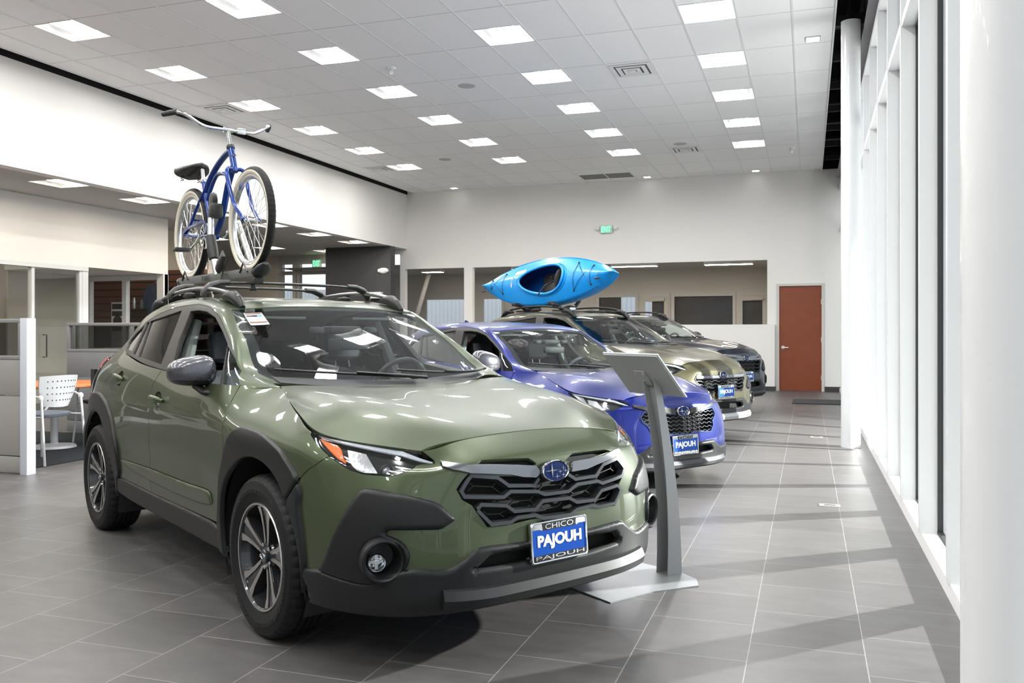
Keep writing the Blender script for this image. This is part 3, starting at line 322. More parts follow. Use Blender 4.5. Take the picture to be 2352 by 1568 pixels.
def textmesh(txt, size, depth=.001, width=None, height=None, xs=1., bold=0.):
    """lettering as (V,F), centred, in the local XY plane, facing +Z"""
    cu = bpy.data.curves.new('lettering', 'FONT'); cu.body = txt; cu.size = size; cu.extrude = depth; cu.offset = bold
    cu.align_x = 'CENTER'; cu.align_y = 'CENTER'; cu.resolution_u = 4
    o = bpy.data.objects.new('lettering', cu); C.objects.link(o); dg = bpy.context.evaluated_depsgraph_get(); dg.update()
    me = bpy.data.meshes.new_from_object(o.evaluated_get(dg)); V = np.array([q.co[:] for q in me.vertices]); F = [tuple(p.vertices) for p in me.polygons]
    bpy.data.objects.remove(o); bpy.data.curves.remove(cu); bpy.data.meshes.remove(me)
    c = (V.max(0)+V.min(0))/2; V[:, :2] -= c[:2]; d = V.max(0)-V.min(0)
    if width: V[:, 0] *= width/d[0]
    if height: V[:, 1] *= height/d[1]
    V[:, 0] *= xs
    return V, F
def frame(o, x, y, z=None):
    """matrix with the given origin and axes"""
    x = Vector(x).normalized(); y = Vector(y); y = (y-x*y.dot(x)).normalized(); z = x.cross(y)
    return Matrix(((x.x, y.x, z.x, o[0]), (x.y, y.y, z.y, o[1]), (x.z, y.z, z.z, o[2]), (0, 0, 0, 1)))
# ---- trimmed panels on a Net
def catmull(P, closed=False, k=6):
    P = np.array(P, float); n = len(P); out = []
    R = range(n if closed else n-1)
    for i in R:
        p1, p2 = P[i], P[(i+1) % n]; p0 = P[(i-1) % n] if (closed or i > 0) else 2*p1-p2; p3 = P[(i+2) % n] if (closed or i < n-2) else 2*p2-p1
        for t in np.arange(k)/k: out.append(.5*((2*p1)+(-p0+p2)*t+(2*p0-5*p1+4*p2-p3)*t*t+(-p0+3*p1-3*p2+p3)*t**3))
    if not closed: out.append(P[-1])
    return np.array(out)
def resample(P, ds, closed=True):
    P = np.array(P, float); Q = np.concatenate([P, P[:1]]) if closed else P; out = []
    for a, b in zip(Q[:-1], Q[1:]):
        m = max(1, int(np.ceil(np.linalg.norm(b-a)/ds)))
        for t in range(m): out.append(a+(b-a)*t/m)
    if not closed: out.append(Q[-1])
    return np.array(out)
def inpoly(Q, P):
    x, y = Q[:, 0], Q[:, 1]; r = np.zeros(len(Q), bool); n = len(P); j = n-1
    for i in range(n):
        xi, yi = P[i]; xj, yj = P[j]
        if yi != yj:
            c = ((yi > y) != (yj > y)) & (x < (xj-xi)*(y-yi)/(yj-yi)+xi); r ^= c
        j = i
    return r
def dist2poly(Q, P):
    A = P; B = np.roll(P, -1, 0); d = np.full(len(Q), 1e9)
    for a, b in zip(A, B):
        ab = b-a; L = max(ab@ab, 1e-12); t = np.clip(((Q-a)@ab)/L, 0, 1); d = np.minimum(d, np.linalg.norm(Q-a-t[:, None]*ab, axis=1))
    return d
def area2(P): x, y = P[:, 0], P[:, 1]; return np.sum(x*np.roll(y, -1)-np.roll(x, -1)*y)
def shrink(P, d):
    """move a closed polygon inwards by d"""
    P = np.array(P, float)
    if d == 0: return P
    s = 1 if area2(P) > 0 else -1
    a = P-np.roll(P, 1, 0); b = np.roll(P, -1, 0)-P
    na = np.stack([-a[:, 1], a[:, 0]], 1); nb = np.stack([-b[:, 1], b[:, 0]], 1)
    na /= np.maximum(np.linalg.norm(na, axis=1), 1e-9)[:, None]; nb /= np.maximum(np.linalg.norm(nb, axis=1), 1e-9)[:, None]
    m = na+nb; m /= np.maximum(np.linalg.norm(m, axis=1), 1e-6)[:, None]; k = 1/np.clip((m*na).sum(1), .6, 1)
    return P+m*s*d*k[:, None]
def panel_arrays(net, poly, holes=(), ds=.02, gap=.002, h=0., bev=.012, flange=.012, lift=0., disp=None, holeflange=None, inner=False):
    """skin of the net inside poly; h>0 raises it with a bevelled rim; flange turns its edge inwards"""
    polys = [shrink(resample(poly, ds), gap)]+[shrink(resample(q, ds), -gap) for q in holes]
    pts = []; E = []
    for P in polys:
        k = len(pts); n = len(P); pts += P.tolist(); E += [(k+i, k+(i+1) % n) for i in range(n)]
    nb = len(pts); P0 = polys[0]; lo, hi = P0.min(0), P0.max(0)
    gx, gy = np.meshgrid(np.arange(lo[0]+ds/2, hi[0], ds), np.arange(lo[1]+ds/2, hi[1], ds), indexing='ij')
    gy = gy+np.where((np.arange(gx.shape[0]) % 2)[:, None] == 1, ds*.5, 0)*0
    G = np.stack([gx.ravel(), gy.ravel()], 1)
    if h > 0:
        for q, sgn in zip(polys, [1]+[-1]*(len(polys)-1)):
            for f in (.33, .7, 1.): G = np.concatenate([G, shrink(q, sgn*bev*f)])
    keep = inpoly(G, P0)
    for q in polys[1:]: keep &= ~inpoly(G, q)
    G = G[keep]; dmin = np.full(len(G), 1e9)
    for q in polys: dmin = np.minimum(dmin, dist2poly(G, q))
    G = G[dmin > min(ds*.35, bev*.25 if h > 0 else ds*.35)]
    pts += G.tolist()
    r = delaunay_2d_cdt([Vector(p) for p in pts], E, [], 0, 1e-6)
    V = np.array([p[:] for p in r[0]]); F = np.array([f for f in r[2] if len(f) == 3])
    ce = V[F].mean(1); k = inpoly(ce, P0)
    for q in polys[1:]: k &= ~inpoly(ce, q)
    F = F[k]
    X = net.ev(V); N = net.nrm(V)
    d = np.zeros(len(V))+lift; sl = N
    if h > 0:
        db = np.full(len(V), 1e9)
        for q in polys: db = np.minimum(db, dist2poly(V, q))
        t = np.clip(db/bev, 0, 1); d = d+h*(1-(1-t)**2)**.5
    if disp is not None: d = d+disp(V, X)
    X = X+N*d[:, None]
    if h > 0 or disp is not None:
        # normals from the displaced faces
        fn = np.cross(X[F[:, 1]]-X[F[:, 0]], X[F[:, 2]]-X[F[:, 0]]); s = np.sign((fn*N[F[:, 0]]).sum(1)); fn = fn*np.where(s == 0, 1, s)[:, None]
        A = np.zeros_like(X)
        for c in range(3): np.add.at(A, F[:, c], fn)
        sl = A/np.maximum(np.linalg.norm(A, axis=1), 1e-12)[:, None]
    fn = np.cross(X[F[:, 1]]-X[F[:, 0]], X[F[:, 2]]-X[F[:, 0]]); bad = (fn*N[F[:, 0]]).sum(1) < 0
    F[bad] = F[bad][:, ::-1]
    if inner: F = F[:, ::-1]; sl = -sl
    Vs, Fs, Ns = [X], [F.tolist()], [sl]; base = len(X)
    if flange:
        ed = {}
        for f in F.tolist():
            for a, b in ((f[0], f[1]), (f[1], f[2]), (f[2], f[0])): ed[(a, b)] = 1
        B = [(a, b) for (a, b) in ed if (b, a) not in ed]; ids = sorted({a for e in B for a in e}); ix = {a: i for i, a in enumerate(ids)}; ids = np.array(ids)
        out = np.zeros((len(ids), 3))
        for a, b in B:
            t = X[b]-X[a]; o_ = np.cross(t, sl[a]); o_ /= max(np.linalg.norm(o_), 1e-9); out[ix[a]] += o_; out[ix[b]] += o_
        out /= np.maximum(np.linalg.norm(out, axis=1), 1e-9)[:, None]; n_ = sl[ids]; e0 = X[ids]; m = len(ids)
        b_ = min(.0022, flange*.3)
        R0, R1, R2 = e0, e0+out*b_*.7-n_*b_, e0+out*b_*.7-n_*flange
        Vs += [R0, R1, R2]; Ns += [n_*.9+out*.43, n_*.25+out*.97, out]
        g = []
        for a, b in B:
            i, j = ix[a]+base, ix[b]+base
            g += [[i, i+m, j+m, j], [i+m, i+2*m, j+2*m, j+m]]
        Fs.append(g)
    V = np.concatenate(Vs); Nn = np.concatenate(Ns); Nn /= np.maximum(np.linalg.norm(Nn, axis=1), 1e-9)[:, None]
    return V, [f for g in Fs for f in g], Nn
def nmesh(name, V, F, N, m, parent=None, mirror=False):
    if mirror: V = V*[1, -1, 1]; N = N*[1, -1, 1]; F = [list(f)[::-1] for f in F]
    me = bpy.data.meshes.new(name); me.from_pydata(V.tolist(), [], [list(f) for f in F]); me.materials.append(m)
    me.polygons.foreach_set('use_smooth', [True]*len(F)); me.update()
    if N is not None: me.normals_split_custom_set_from_vertices(N.tolist())
    o = bpy.data.objects.new(name, me); C.objects.link(o)
    if parent: o.parent = parent
    return o
# ================================================================ the showroom shell
FT2 = .6096; CX0, CY0, CEILZ, FARY, LOWZ = -8.7031, 7.9535, 4.953, 20.65, 3.49
wallm = mat('warm_white_wall', (.80,.78,.745), .45, spec=.35, bump=(60, .08, .002))
whitep = mat('white_paint', (.80,.80,.80), .45)
alum = mat('white_aluminium_frame', (.70,.71,.71), .38)
blackv = mat('black_void', (.008,.008,.008), .9)
greyf = mat('anodised_frame', (.52,.51,.49), .45)
skirt = mat('dark_rubber_base', (.045,.045,.048), .6)
def floor_mat():
    m = bpy.data.materials.new('grey_porcelain_floor_tiles'); m.use_nodes = True; nt = m.node_tree; N = nt.nodes; L = nt.links; b = N['Principled BSDF']
    tc = N.new('ShaderNodeTexCoord'); sp = N.new('ShaderNodeSeparateXYZ'); L.new(tc.outputs['Object'], sp.inputs[0])
    ax = N.new('ShaderNodeMath'); ax.operation = 'ADD'; ax.inputs[1].default_value = -.220+.452*100; L.new(sp.outputs[0], ax.inputs[0])
    ay = N.new('ShaderNodeMath'); ay.operation = 'ADD'; ay.inputs[1].default_value = -.203+.452*100; L.new(sp.outputs[1], ay.inputs[0])
    cb = N.new('ShaderNodeCombineXYZ'); L.new(ay.outputs[0], cb.inputs[0]); L.new(ax.outputs[0], cb.inputs[1])
    br = N.new('ShaderNodeTexBrick'); br.offset = .5; br.offset_frequency = 2; L.new(cb.outputs[0], br.inputs['Vector'])
    br.inputs['Scale'].default_value = 1; br.inputs['Brick Width'].default_value = .452; br.inputs['Row Height'].default_value = .452
    br.inputs['Mortar Size'].default_value = .0022; br.inputs['Mortar Smooth'].default_value = .1; br.inputs['Bias'].default_value = 0
    br.inputs['Color1'].default_value = (.083,.079,.077,1); br.inputs['Color2'].default_value = (.105,.100,.098,1); br.inputs['Mortar'].default_value = (.26,.25,.24,1)
    mp = N.new('ShaderNodeMapping'); mp.inputs['Scale'].default_value = (1.5, 4.5, 1); L.new(tc.outputs['Object'], mp.inputs[0])
    no = N.new('ShaderNodeTexNoise'); no.inputs['Scale'].default_value = 2.6; no.inputs['Detail'].default_value = 9; no.inputs['Roughness'].default_value = .62; L.new(mp.outputs[0], no.inputs[0])
    rp = N.new('ShaderNodeValToRGB'); rp.color_ramp.elements[0].position = .3; rp.color_ramp.elements[1].position = .72; rp.color_ramp.elements[0].color = (.80,.79,.79,1); rp.color_ramp.elements[1].color = (1.12,1.12,1.12,1); L.new(no.outputs[0], rp.inputs[0])
    n2 = N.new('ShaderNodeTexNoise'); n2.inputs['Scale'].default_value = 300; n2.inputs['Detail'].default_value = 3; L.new(tc.outputs['Object'], n2.inputs[0])
    r2 = N.new('ShaderNodeValToRGB'); r2.color_ramp.elements[0].position = .25; r2.color_ramp.elements[1].position = .8; r2.color_ramp.elements[0].color = (.92,.92,.92,1); r2.color_ramp.elements[1].color = (1.08,1.08,1.08,1); L.new(n2.outputs[0], r2.inputs[0])
    m1 = N.new('ShaderNodeMix'); m1.data_type = 'RGBA'; m1.blend_type = 'MULTIPLY'; m1.inputs[0].default_value = 1; L.new(br.outputs[0], m1.inputs[6]); L.new(rp.outputs[0], m1.inputs[7])
    m2 = N.new('ShaderNodeMix'); m2.data_type = 'RGBA'; m2.blend_type = 'MULTIPLY'; m2.inputs[0].default_value = 1; L.new(m1.outputs[2], m2.inputs[6]); L.new(r2.outputs[0], m2.inputs[7])
    L.new(m2.outputs[2], b.inputs['Base Color']); b.inputs['Roughness'].default_value = .40; b.inputs['Specular IOR Level'].default_value = .55
    bp = N.new('ShaderNodeBump'); bp.inputs['Strength'].default_value = .35; bp.inputs['Distance'].default_value = .0012; bp.invert = True; L.new(br.outputs['Fac'], bp.inputs['Height']); L.new(bp.outputs[0], b.inputs['Normal'])
    return m
Q = lambda P: MB().add(P, [tuple(range(len(P)))])
struct('floor', Q([(-22,-9,0),(.95,-9,0),(.95,26,0),(-22,26,0)]), floor_mat())
# outdoors: pale paving on the window side, a white corrugated fence beyond the rear glazing
struct('trim_1', Q([(.95,-12,-.02),(30,-12,-.02),(30,45,-.02),(.95,45,-.02)]), mat('pale_paving', (.28,.28,.28), .8))
struct('trim_2', Q([(-40,26,-.02),(.95,26,-.02),(.95,45,-.02),(-40,45,-.02)]), mat('pale_paving', (.28,.28,.28), .8))
# ---- main ceiling: two-foot cells with openings for the troffers
rows0 = [-36+6*k for k in range(12)]; LC = [0, 4, 8, 12]
lit = {(c, r//2+0) for c in LC for r in rows0}
def cxy(c, r): return CX0+c*FT2, CY0+r*.3048
def ceil_mat():
    m = bpy.data.materials.new('white_ceiling_tile'); m.use_nodes = True; nt = m.node_tree; N = nt.nodes; L = nt.links; b = N['Principled BSDF']
    tc = N.new('ShaderNodeTexCoord'); sp = N.new('ShaderNodeSeparateXYZ'); L.new(tc.outputs['Object'], sp.inputs[0])
    ax = N.new('ShaderNodeMath'); ax.operation = 'ADD'; ax.inputs[1].default_value = -CX0+FT2*100; L.new(sp.outputs[0], ax.inputs[0])
    ay = N.new('ShaderNodeMath'); ay.operation = 'ADD'; ay.inputs[1].default_value = -CY0+FT2*2*100; L.new(sp.outputs[1], ay.inputs[0])
    cb = N.new('ShaderNodeCombineXYZ'); L.new(ay.outputs[0], cb.inputs[0]); L.new(ax.outputs[0], cb.inputs[1])
    br = N.new('ShaderNodeTexBrick'); br.offset = 0; L.new(cb.outputs[0], br.inputs['Vector']); br.inputs['Scale'].default_value = 1; br.inputs['Brick Width'].default_value = FT2*2; br.inputs['Row Height'].default_value = FT2
    br.inputs['Mortar Size'].default_value = .008; br.inputs['Mortar Smooth'].default_value = .3
    br.inputs['Color1'].default_value = (.90,.90,.90,1); br.inputs['Color2'].default_value = (.92,.92,.92,1); br.inputs['Mortar'].default_value = (.55,.55,.55,1)
    L.new(br.outputs[0], b.inputs['Base Color']); b.inputs['Roughness'].default_value = .8; return m
cm = MB()
skip = set()
for c in LC:
    for r in rows0: skip.add((c, r))
for c in range(-1, 14):
    for r in range(-52, 42, 2):
        if (c, r) in skip: continue
        x, y = cxy(c, r); y1 = min(y+FT2, FARY); cm.add([(x,y,CEILZ),(x,y1,CEILZ),(x+FT2,y1,CEILZ),(x+FT2,y,CEILZ)], [(0,1,2,3)])
xl, xr = -9.75, .30; y0 = cxy(0, -52)[1]
cm.add([(xl,y0,CEILZ),(xl,FARY,CEILZ),(cxy(-1,0)[0],FARY,CEILZ),(cxy(-1,0)[0],y0,CEILZ)], [(0,1,2,3)]); cm.add([(cxy(14,0)[0],y0,CEILZ),(cxy(14,0)[0],FARY,CEILZ),(xr,FARY,CEILZ),(xr,y0,CEILZ)], [(0,1,2,3)])
yend = cxy(0, 42)[1]
struct('ceiling', cm, ceil_mat())
tb = MB()
for c in range(-1, 16):
    x = cxy(c, 0)[0]
    if x > xr-.02: break
    tb.box((x-.012, y0, CEILZ-.007), (x+.012, FARY, CEILZ-.0005))
tb.box((xr-.015, y0, CEILZ-.02), (xr+.004, FARY, CEILZ+.09)); tb.box((xl, y0, CEILZ-.012), (xl+.03, FARY, CEILZ+.05))
struct('trim_3', tb, whitep)
# dark plenum above the ceiling with joists over the window side
pl = MB(); pl.box((-10.2, y0, 5.9), (1.2, FARY+.3, 6.0)); pl.box((xr-.02, y0, CEILZ+.09), (xr, FARY, 5.9)); pl.box((-9.9+.002, y0, CEILZ+.05), (-9.75, FARY, CEILZ+.08)); pl.box((xr, FARY-.002, CEILZ), (.95, FARY+.05, 5.9))
struct('trim_4', pl, blackv)
jo = MB()
for k in range(14): y = 1.2+k*1.45; jo.box((xr, y, 5.05), (.80, y+.05, 5.16)); jo.box((xr, y+.5, 5.3), (.80, y+.9, 5.35))
struct('trim_5', jo, mat('dark_steel', (.035,.035,.035), .6))
# ---- left side: tall bulkhead, low ceiling behind it, office box
LW = MB(); LW.box((-10.1, y0, LOWZ), (-9.9, FARY, 5.3)); struct('wall_left', LW, wallm)
struct('trim_shade_gap', MB().box((-9.9, y0, 4.905), (-9.888, FARY, 5.06)), blackv)  # black strip on the bulkhead, stands in for the shadow line under the ceiling edge
lowm = mat('shade_darkened_tile', (.52,.51,.49), .8)  # white tile with the shade put into its base colour
lows = [(-10.62, y) for y in (4.4, 6.15, 7.9, 9.62, 11.36, 13.1, 14.85, 16.57, 18.3)]+[(-13.4, y) for y in (6.15, 9.6, 12.9, 16.6, 18.9)]+[(-12.4, 20.1)]
lc = MB(); exs = sorted({-22., -10.1}|{x for x, _ in lows}|{x+FT2 for x, _ in lows}); eys = sorted({y0, 22.}|{y for _, y in lows}|{y+FT2 for _, y in lows})
for a, b_ in zip(exs[:-1], exs[1:]):
    for c, d in zip(eys[:-1], eys[1:]):
        mx, my = (a+b_)/2, (c+d)/2
        if any(x < mx < x+FT2 and y < my < y+FT2 for x, y in lows): continue
        lc.add([(a,c,LOWZ+.001),(a,d,LOWZ+.001),(b_,d,LOWZ+.001),(b_,c,LOWZ+.001)], [(0,1,2,3)])
struct('ceiling_low', lc, lowm)
OX = -11.65
ob = MB(); ob.box((OX-.15, y0, 2.43), (OX, 13.75, LOWZ)); ob.box((OX-1.9, 11.80, 2.43), (OX-.15, 13.75, LOWZ-.3)); ob.box((OX-.15,13.62,0),(OX+.0,13.75,2.43)); struct('wall_office', ob, wallm)
ow = MB(); ow.box((-13.62, 11.9, 0), (-13.58, 13.6, 2.43)); ow.box((-15.6, y0, 0), (-15.5, 13.6, LOWZ));  struct('wall_office_inside', ow, mat('cream_wall', (.62,.57,.49), .6))
# storefront frames of the office
sf = MB()
for y in (3.5, 5.1, 6.7, 8.3, 9.2, 10.66, 11.62): sf.box((OX-.10, y, 0), (OX-.02, y+.055, 2.43))
sf.box((OX-.10, 11.675, 0), (OX-.01, 11.80, 2.43)); sf.box((OX-.11, y0, 2.36), (OX+.005, 11.79, 2.429)); sf.box((OX-.10, y0, 0), (OX-.02, 10.66, .10))
struct('window_1', sf, alum)
struct('window_2', Q([(OX-.06,y0,.1),(OX-.06,10.66,.1),(OX-.06,10.66,2.36),(OX-.06,y0,2.36)]), glass('office_glass', (.90,.91,.90), 1.5))
dr = MB(); dr.box((OX-.085, 10.74, .05), (OX-.045, 11.60, 2.34)); d1_ = struct('door_1', dr, glass('door_glass', (.82,.84,.83), 1.5)); hd = MB(); hd.tube([(OX-.045,10.90,1.28),(OX+.03,10.90,1.28),(OX+.03,10.90,.92),(OX-.045,10.90,.92)], .011, 8); hd.build('door_handle', mat('bronze_handle', (.10,.09,.08), .35, .8), d1_)
# shop window facing the camera, with its frame
sw_ = MB()
for a, b_ in ((-13.56,-13.46),(-12.67,-12.57),(-11.80,-11.65)): sw_.box((a, 13.66, .0), (b_, 13.76, 2.43))
sw_.box((-13.555,13.665,2.33),(-11.655,13.755,2.425)); sw_.box((-13.555,13.665,.85),(-11.655,13.755,.92)); sw_.box((-13.46,13.68,0),(-11.80,13.74,.85)); struct('window_3', sw_, alum)
struct('window_4', Q([(-13.46,13.71,.92),(-11.80,13.71,.92),(-11.80,13.71,2.33),(-13.46,13.71,2.33)]), glass('office_glass', (.90,.91,.90), 1.5))
def slat_mat():
    m = bpy.data.materials.new('brown_slatwall'); m.use_nodes = True; nt = m.node_tree; N = nt.nodes; L = nt.links; b = N['Principled BSDF']
    tc = N.new('ShaderNodeTexCoord'); w_ = N.new('ShaderNodeTexWave'); w_.bands_direction = 'Z'; w_.inputs['Scale'].default_value = 2.1; L.new(tc.outputs['Object'], w_.inputs[0])
    r = N.new('ShaderNodeValToRGB'); r.color_ramp.elements[0].position = .06; r.color_ramp.elements[1].position = .16; r.color_ramp.elements[0].color = (.035,.014,.010,1); r.color_ramp.elements[1].color = (.155,.062,.042,1)
    L.new(w_.outputs[0], r.inputs[0]); L.new(r.outputs[0], b.inputs['Base Color']); b.inputs['Roughness'].default_value = .45; return m
sl = MB(); sl.box((-16, 15.2, 0), (-11.95, 15.3, 2.64)); struct('wall_slat', sl, slat_mat())
s2 = MB(); s2.box((-16, 15.22, 2.64), (-11.95, 15.32, LOWZ)); s2.box((-20, 21.35, 0), (-14.25, 21.5, LOWZ)); s2.box((-12.05,15.3,0),(-11.95,15.5,LOWZ)); struct('wall_back_left', s2, mat('cream_wall', (.62,.57,.49), .6))
# exit glazing
eg = MB()
for a, b_ in ((-14.25,-14.13),(-13.80,-13.70),(-13.66,-13.56),(-12.52,-12.42),(-11.8,-11.7)): eg.box((a, 21.35, 0), (b_, 21.47, 3.35))
eg.box((-14.24,21.36,2.95),(-11.71,21.46,3.05)); eg.box((-14.26,21.34,3.25),(-11.7,21.48,LOWZ)); struct('window_5', eg, greyf)
struct('window_6', Q([(-14.2,21.41,0),(-11.7,21.41,0),(-11.7,21.41,3.3),(-14.2,21.41,3.3)]), glass('office_glass', (.90,.91,.90), 1.5))
dk = MB(); dk.box((-11.75, 19.7, 0), (-9.9, 19.95, LOWZ)); dk.box((-11.75,19.95,0),(-11.6,21.4,LOWZ)); struct('wall_dark', dk, mat('charcoal_wall', (.052,.053,.058), .5))
def fence_mat():
    m = bpy.data.materials.new('white_corrugated_metal'); m.use_nodes = True; nt = m.node_tree; N = nt.nodes; L = nt.links; b = N['Principled BSDF']
    b.inputs['Base Color'].default_value = (.80,.83,.86,1); b.inputs['Roughness'].default_value = .5; return m
fc = MB(); pts = []
for k in range(260):
    x = -34+k*.16; pts += [(x, 30.0), (x+.05, 30.0), (x+.08, 29.95), (x+.13, 29.95)]
n = len(pts); V = [(x, y, 0) for x, y in pts]+[(x, y, 3.0) for x, y in pts]; fc.add(V, [(i, i+1, n+i+1, n+i) for i in range(n-1)]); struct('wall_fence', fc, fence_mat())
# ---- far wall with openings, half wall and back room
fw = MB(); FY = FARY+.15
fw.box((-10.1, FARY, 2.97), (.95, FY, 5.3)); fw.box((-10.1, FARY, 0), (-9.96, FY, 2.97)); fw.box((-8.30, FARY, 0), (-8.07, FY, 2.97)); fw.box((-.88, FARY, 0), (-.66, FY, 2.97))
fw.box((-8.07, FARY-.0, 0), (-.88, FY, 1.47)); fw.box((-8.07, FARY-.02, 1.47), (-.71, FY+.02, 1.50)); fw.box((.33, FARY, 0), (.95, FY, 2.97)); fw.box((-.66, FARY, 2.40), (.33, FY, 2.97)); fw.box((-.88, FARY-.14, 0), (-.71, FARY, 1.50)); fw.box((-8.07, FARY-.14, 0), (-.88, FARY, 1.50))
struct('wall_far', fw, wallm)
bb = MB(); bb.box((-8.07, FARY-.155, 0), (-.70, FARY-.14, .10)); bb.box((.35, FARY-.015, 0), (.68, FARY, .11)); bb.box((-.72, FARY-.14, 0), (-.695, FARY, .10)); struct('baseboard_far', bb, skirt)
df = MB(); df.box((-.68, FARY-.02, 0), (-.62, FY, 2.40)); df.box((.285, FARY-.02, 0), (.345, FY, 2.40)); df.box((-.685, FARY-.024, 2.365), (.35, FY-.01, 2.42)); struct('trim_6', df, mat('warm_grey_frame', (.60,.58,.54), .5))
wood = mat('reddish_brown_door', (.22,.052,.018), .38, vary=(5, .12)); dr = MB(); dr.box((-.617, FARY+.02, .01), (.284, FARY+.065, 2.37)); d2_ = struct('door_2', dr, wood)
h_ = MB(); h_.lathe([(.001,.012),(.038,.012),(.042,0)], 24, Matrix.Translation((-.54, FARY+.02, .98)) @ Matrix.Rotation(pi/2, 4, 'X')); h_.tube([(-.54,FARY+.02,.98),(-.54,FARY-.045,.98),(-.42,FARY-.045,.975)], .012, 8); h_.build('door_lever', mat('satin_nickel', (.7,.69,.67), .3, 1.), d2_)
h_ = MB(); [h_.box((.272, FARY+.012, z), (.292, FARY+.022, z+.11)) for z in (.25, 1.1, 1.95)]; h_.build('door_hinge', mat('satin_nickel', (.7,.69,.67), .3, 1.), d2_)
br_ = MB(); BY = 25.0; BZ = 3.1; br_.box((-14, BY, 2.42), (1, BY+.15, BZ)); br_.box((-14, BY, 0), (1, BY+.15, .95))
for a, b_ in ((-14,-11.35),(-9.95,-9.45),(-8.75,-5.85),(-4.66,-4.58),(-3.75,-3.66),(-1.93,-1.86),(-1.05,1)): br_.box((a, BY, .95), (b_, BY+.15, 2.42))
br_.box((-.35, FY, 0), (-.2, BY, BZ)); struct('wall_backroom', br_, mat('backroom_wall', (.52,.50,.465), .6))
struct('ceiling_backroom', Q([(-14,FY,BZ),(-14,BY,BZ),(.95,BY,BZ),(.95,FY,BZ)]), mat('backroom_ceiling', (.50,.49,.47), .8))
wf = MB()
for a, b_ in ((-11.35,-9.95),(-9.45,-8.75),(-5.85,-4.66),(-4.58,-3.75),(-3.66,-1.93),(-1.86,-1.05)):
    wf.box((a-.02, BY-.034, 2.34), (b_+.02, BY+.02, 2.45)); wf.box((a-.03, BY-.03, .9), (a+.06, BY+.02, 2.44)); wf.box((b_-.06, BY-.031, .9), (b_+.025, BY+.02, 2.438)); wf.box((a, BY-.034, .92), (b_, BY+.02, 1.0))
struct('window_7', wf, greyf)
g_ = MB(); [g_.add([(a,BY+.05,.95),(b_,BY+.05,.95),(b_,BY+.05,2.42),(a,BY+.05,2.42)], [(0,1,2,3)]) for a, b_ in ((-3.66,-1.93),(-1.86,-1.05),(-4.25,-3.75),(-5.85,-5.15))]
struct('window_8', g_, mat('dark_office_glass', (.075,.072,.068), .12, vary=(1.5, .4)))
st_ = MB()
for a, b_ in ((-4.56,-3.77),(-1.84,-1.07)):
    st_.box((a,BY-.06,.1),(a+.12,BY-.02,2.33)); st_.box((b_-.12,BY-.06,.1),(b_,BY-.02,2.33)); st_.box((a-.01,BY-.064,2.20),(b_+.01,BY-.02,2.335)); st_.box((b_-.42,BY-.14,2.22),(b_-.10,BY-.068,2.30))
struct('door_3', st_, mat('backroom_door_frame', (.50,.48,.44), .45))
dgb = MB(); dgb.tube([(-11.3, 23.6, .9), (-10.6, 23.6, 3.05)], .07, 10); struct('trim_7', dgb, mat('painted_brace', (.50,.48,.46), .5), smooth=True)
# ---- window wall on the right
kb = MB(); kb.box((.655, -8, 0), (.95, FARY, .085)); struct('wall_sill', kb, whitep)
mu = MB(); DY = 1.1395; YM = [4.718+DY*k for k in range(-11, 15)]
for y in YM:
    if y < FARY: mu.box((.645, y, .085), (.745, y+.06, 4.50))
for z in (3.56, 4.47): mu.box((.652, -8, z), (.744, FARY, z+.062))
struct('window_9', mu, alum)
ga = MB()
for y in YM:
    if y < FARY: ga.box((.745, y-.022, .085), (.775, y+.082, 4.5))
ga.box((.745, -8, .085), (.775, FARY, .105)); [ga.box((.745, -8, z-.02), (.775, FARY, z+.08)) for z in (3.56, 4.47)]
struct('trim_8', ga, mat('dark_gasket', (.03,.033,.033), .5))
mo_ = MB(); [mo_.box((.775, y-.01, 0), (.90, y+.07, 4.6)) for y in YM if y < FARY]; mo_.box((.775, -8, 0), (.9, FARY, .10)); struct('trim_9', mo_, alum)
struct('window_10', Q([(.76,-8,.1),(.76,FARY,.1),(.76,FARY,4.5),(.76,-8,4.5)]), glass('shopfront_glass', (.93,.96,.95), 1.5))
hd_ = MB(); hd_.box((.69, -8, 4.53), (.95, FARY, 5.9)); hd_.box((.60,-8,4.75),(.69,FARY,4.80)); struct('wall_header', hd_, mat('grey_header', (.42,.42,.42), .6))
struct('wall_light_block', MB().box((-22.1, -9, 0), (-22, 26, 6)), wallm)  # unseen closing wall, added to block the sky light
struct('wall_near', MB().box((-22, -9, 0), (1.2, -8.9, 6)), wallm)
colm = mat('white_enamel_column', (.74,.75,.755), .25, coat=.3)
for y, lb in ((2.40, 'thick round white column filling the right edge of the room'), (10.72, 'round white column standing by the windows near the far end')):
    cmb = MB().lathe([(.106, 0), (.106, 4.87)], 64, Matrix.Translation((.463, y, 0))); o = cmb.build('column', colm); tag(o, lb, 'column')
    MB().lathe([(.106,4.87),(.108,4.875),(.001,4.875)], 48, Matrix.Translation((.463, y, 0))).build('column_cap', colm, o)
    MB().lathe([(.0,4.875),(.045,4.875),(.045,5.9),(.0,5.9)], 20, Matrix.Translation((.463, y, 0))).build('column_stub', blackv, o)
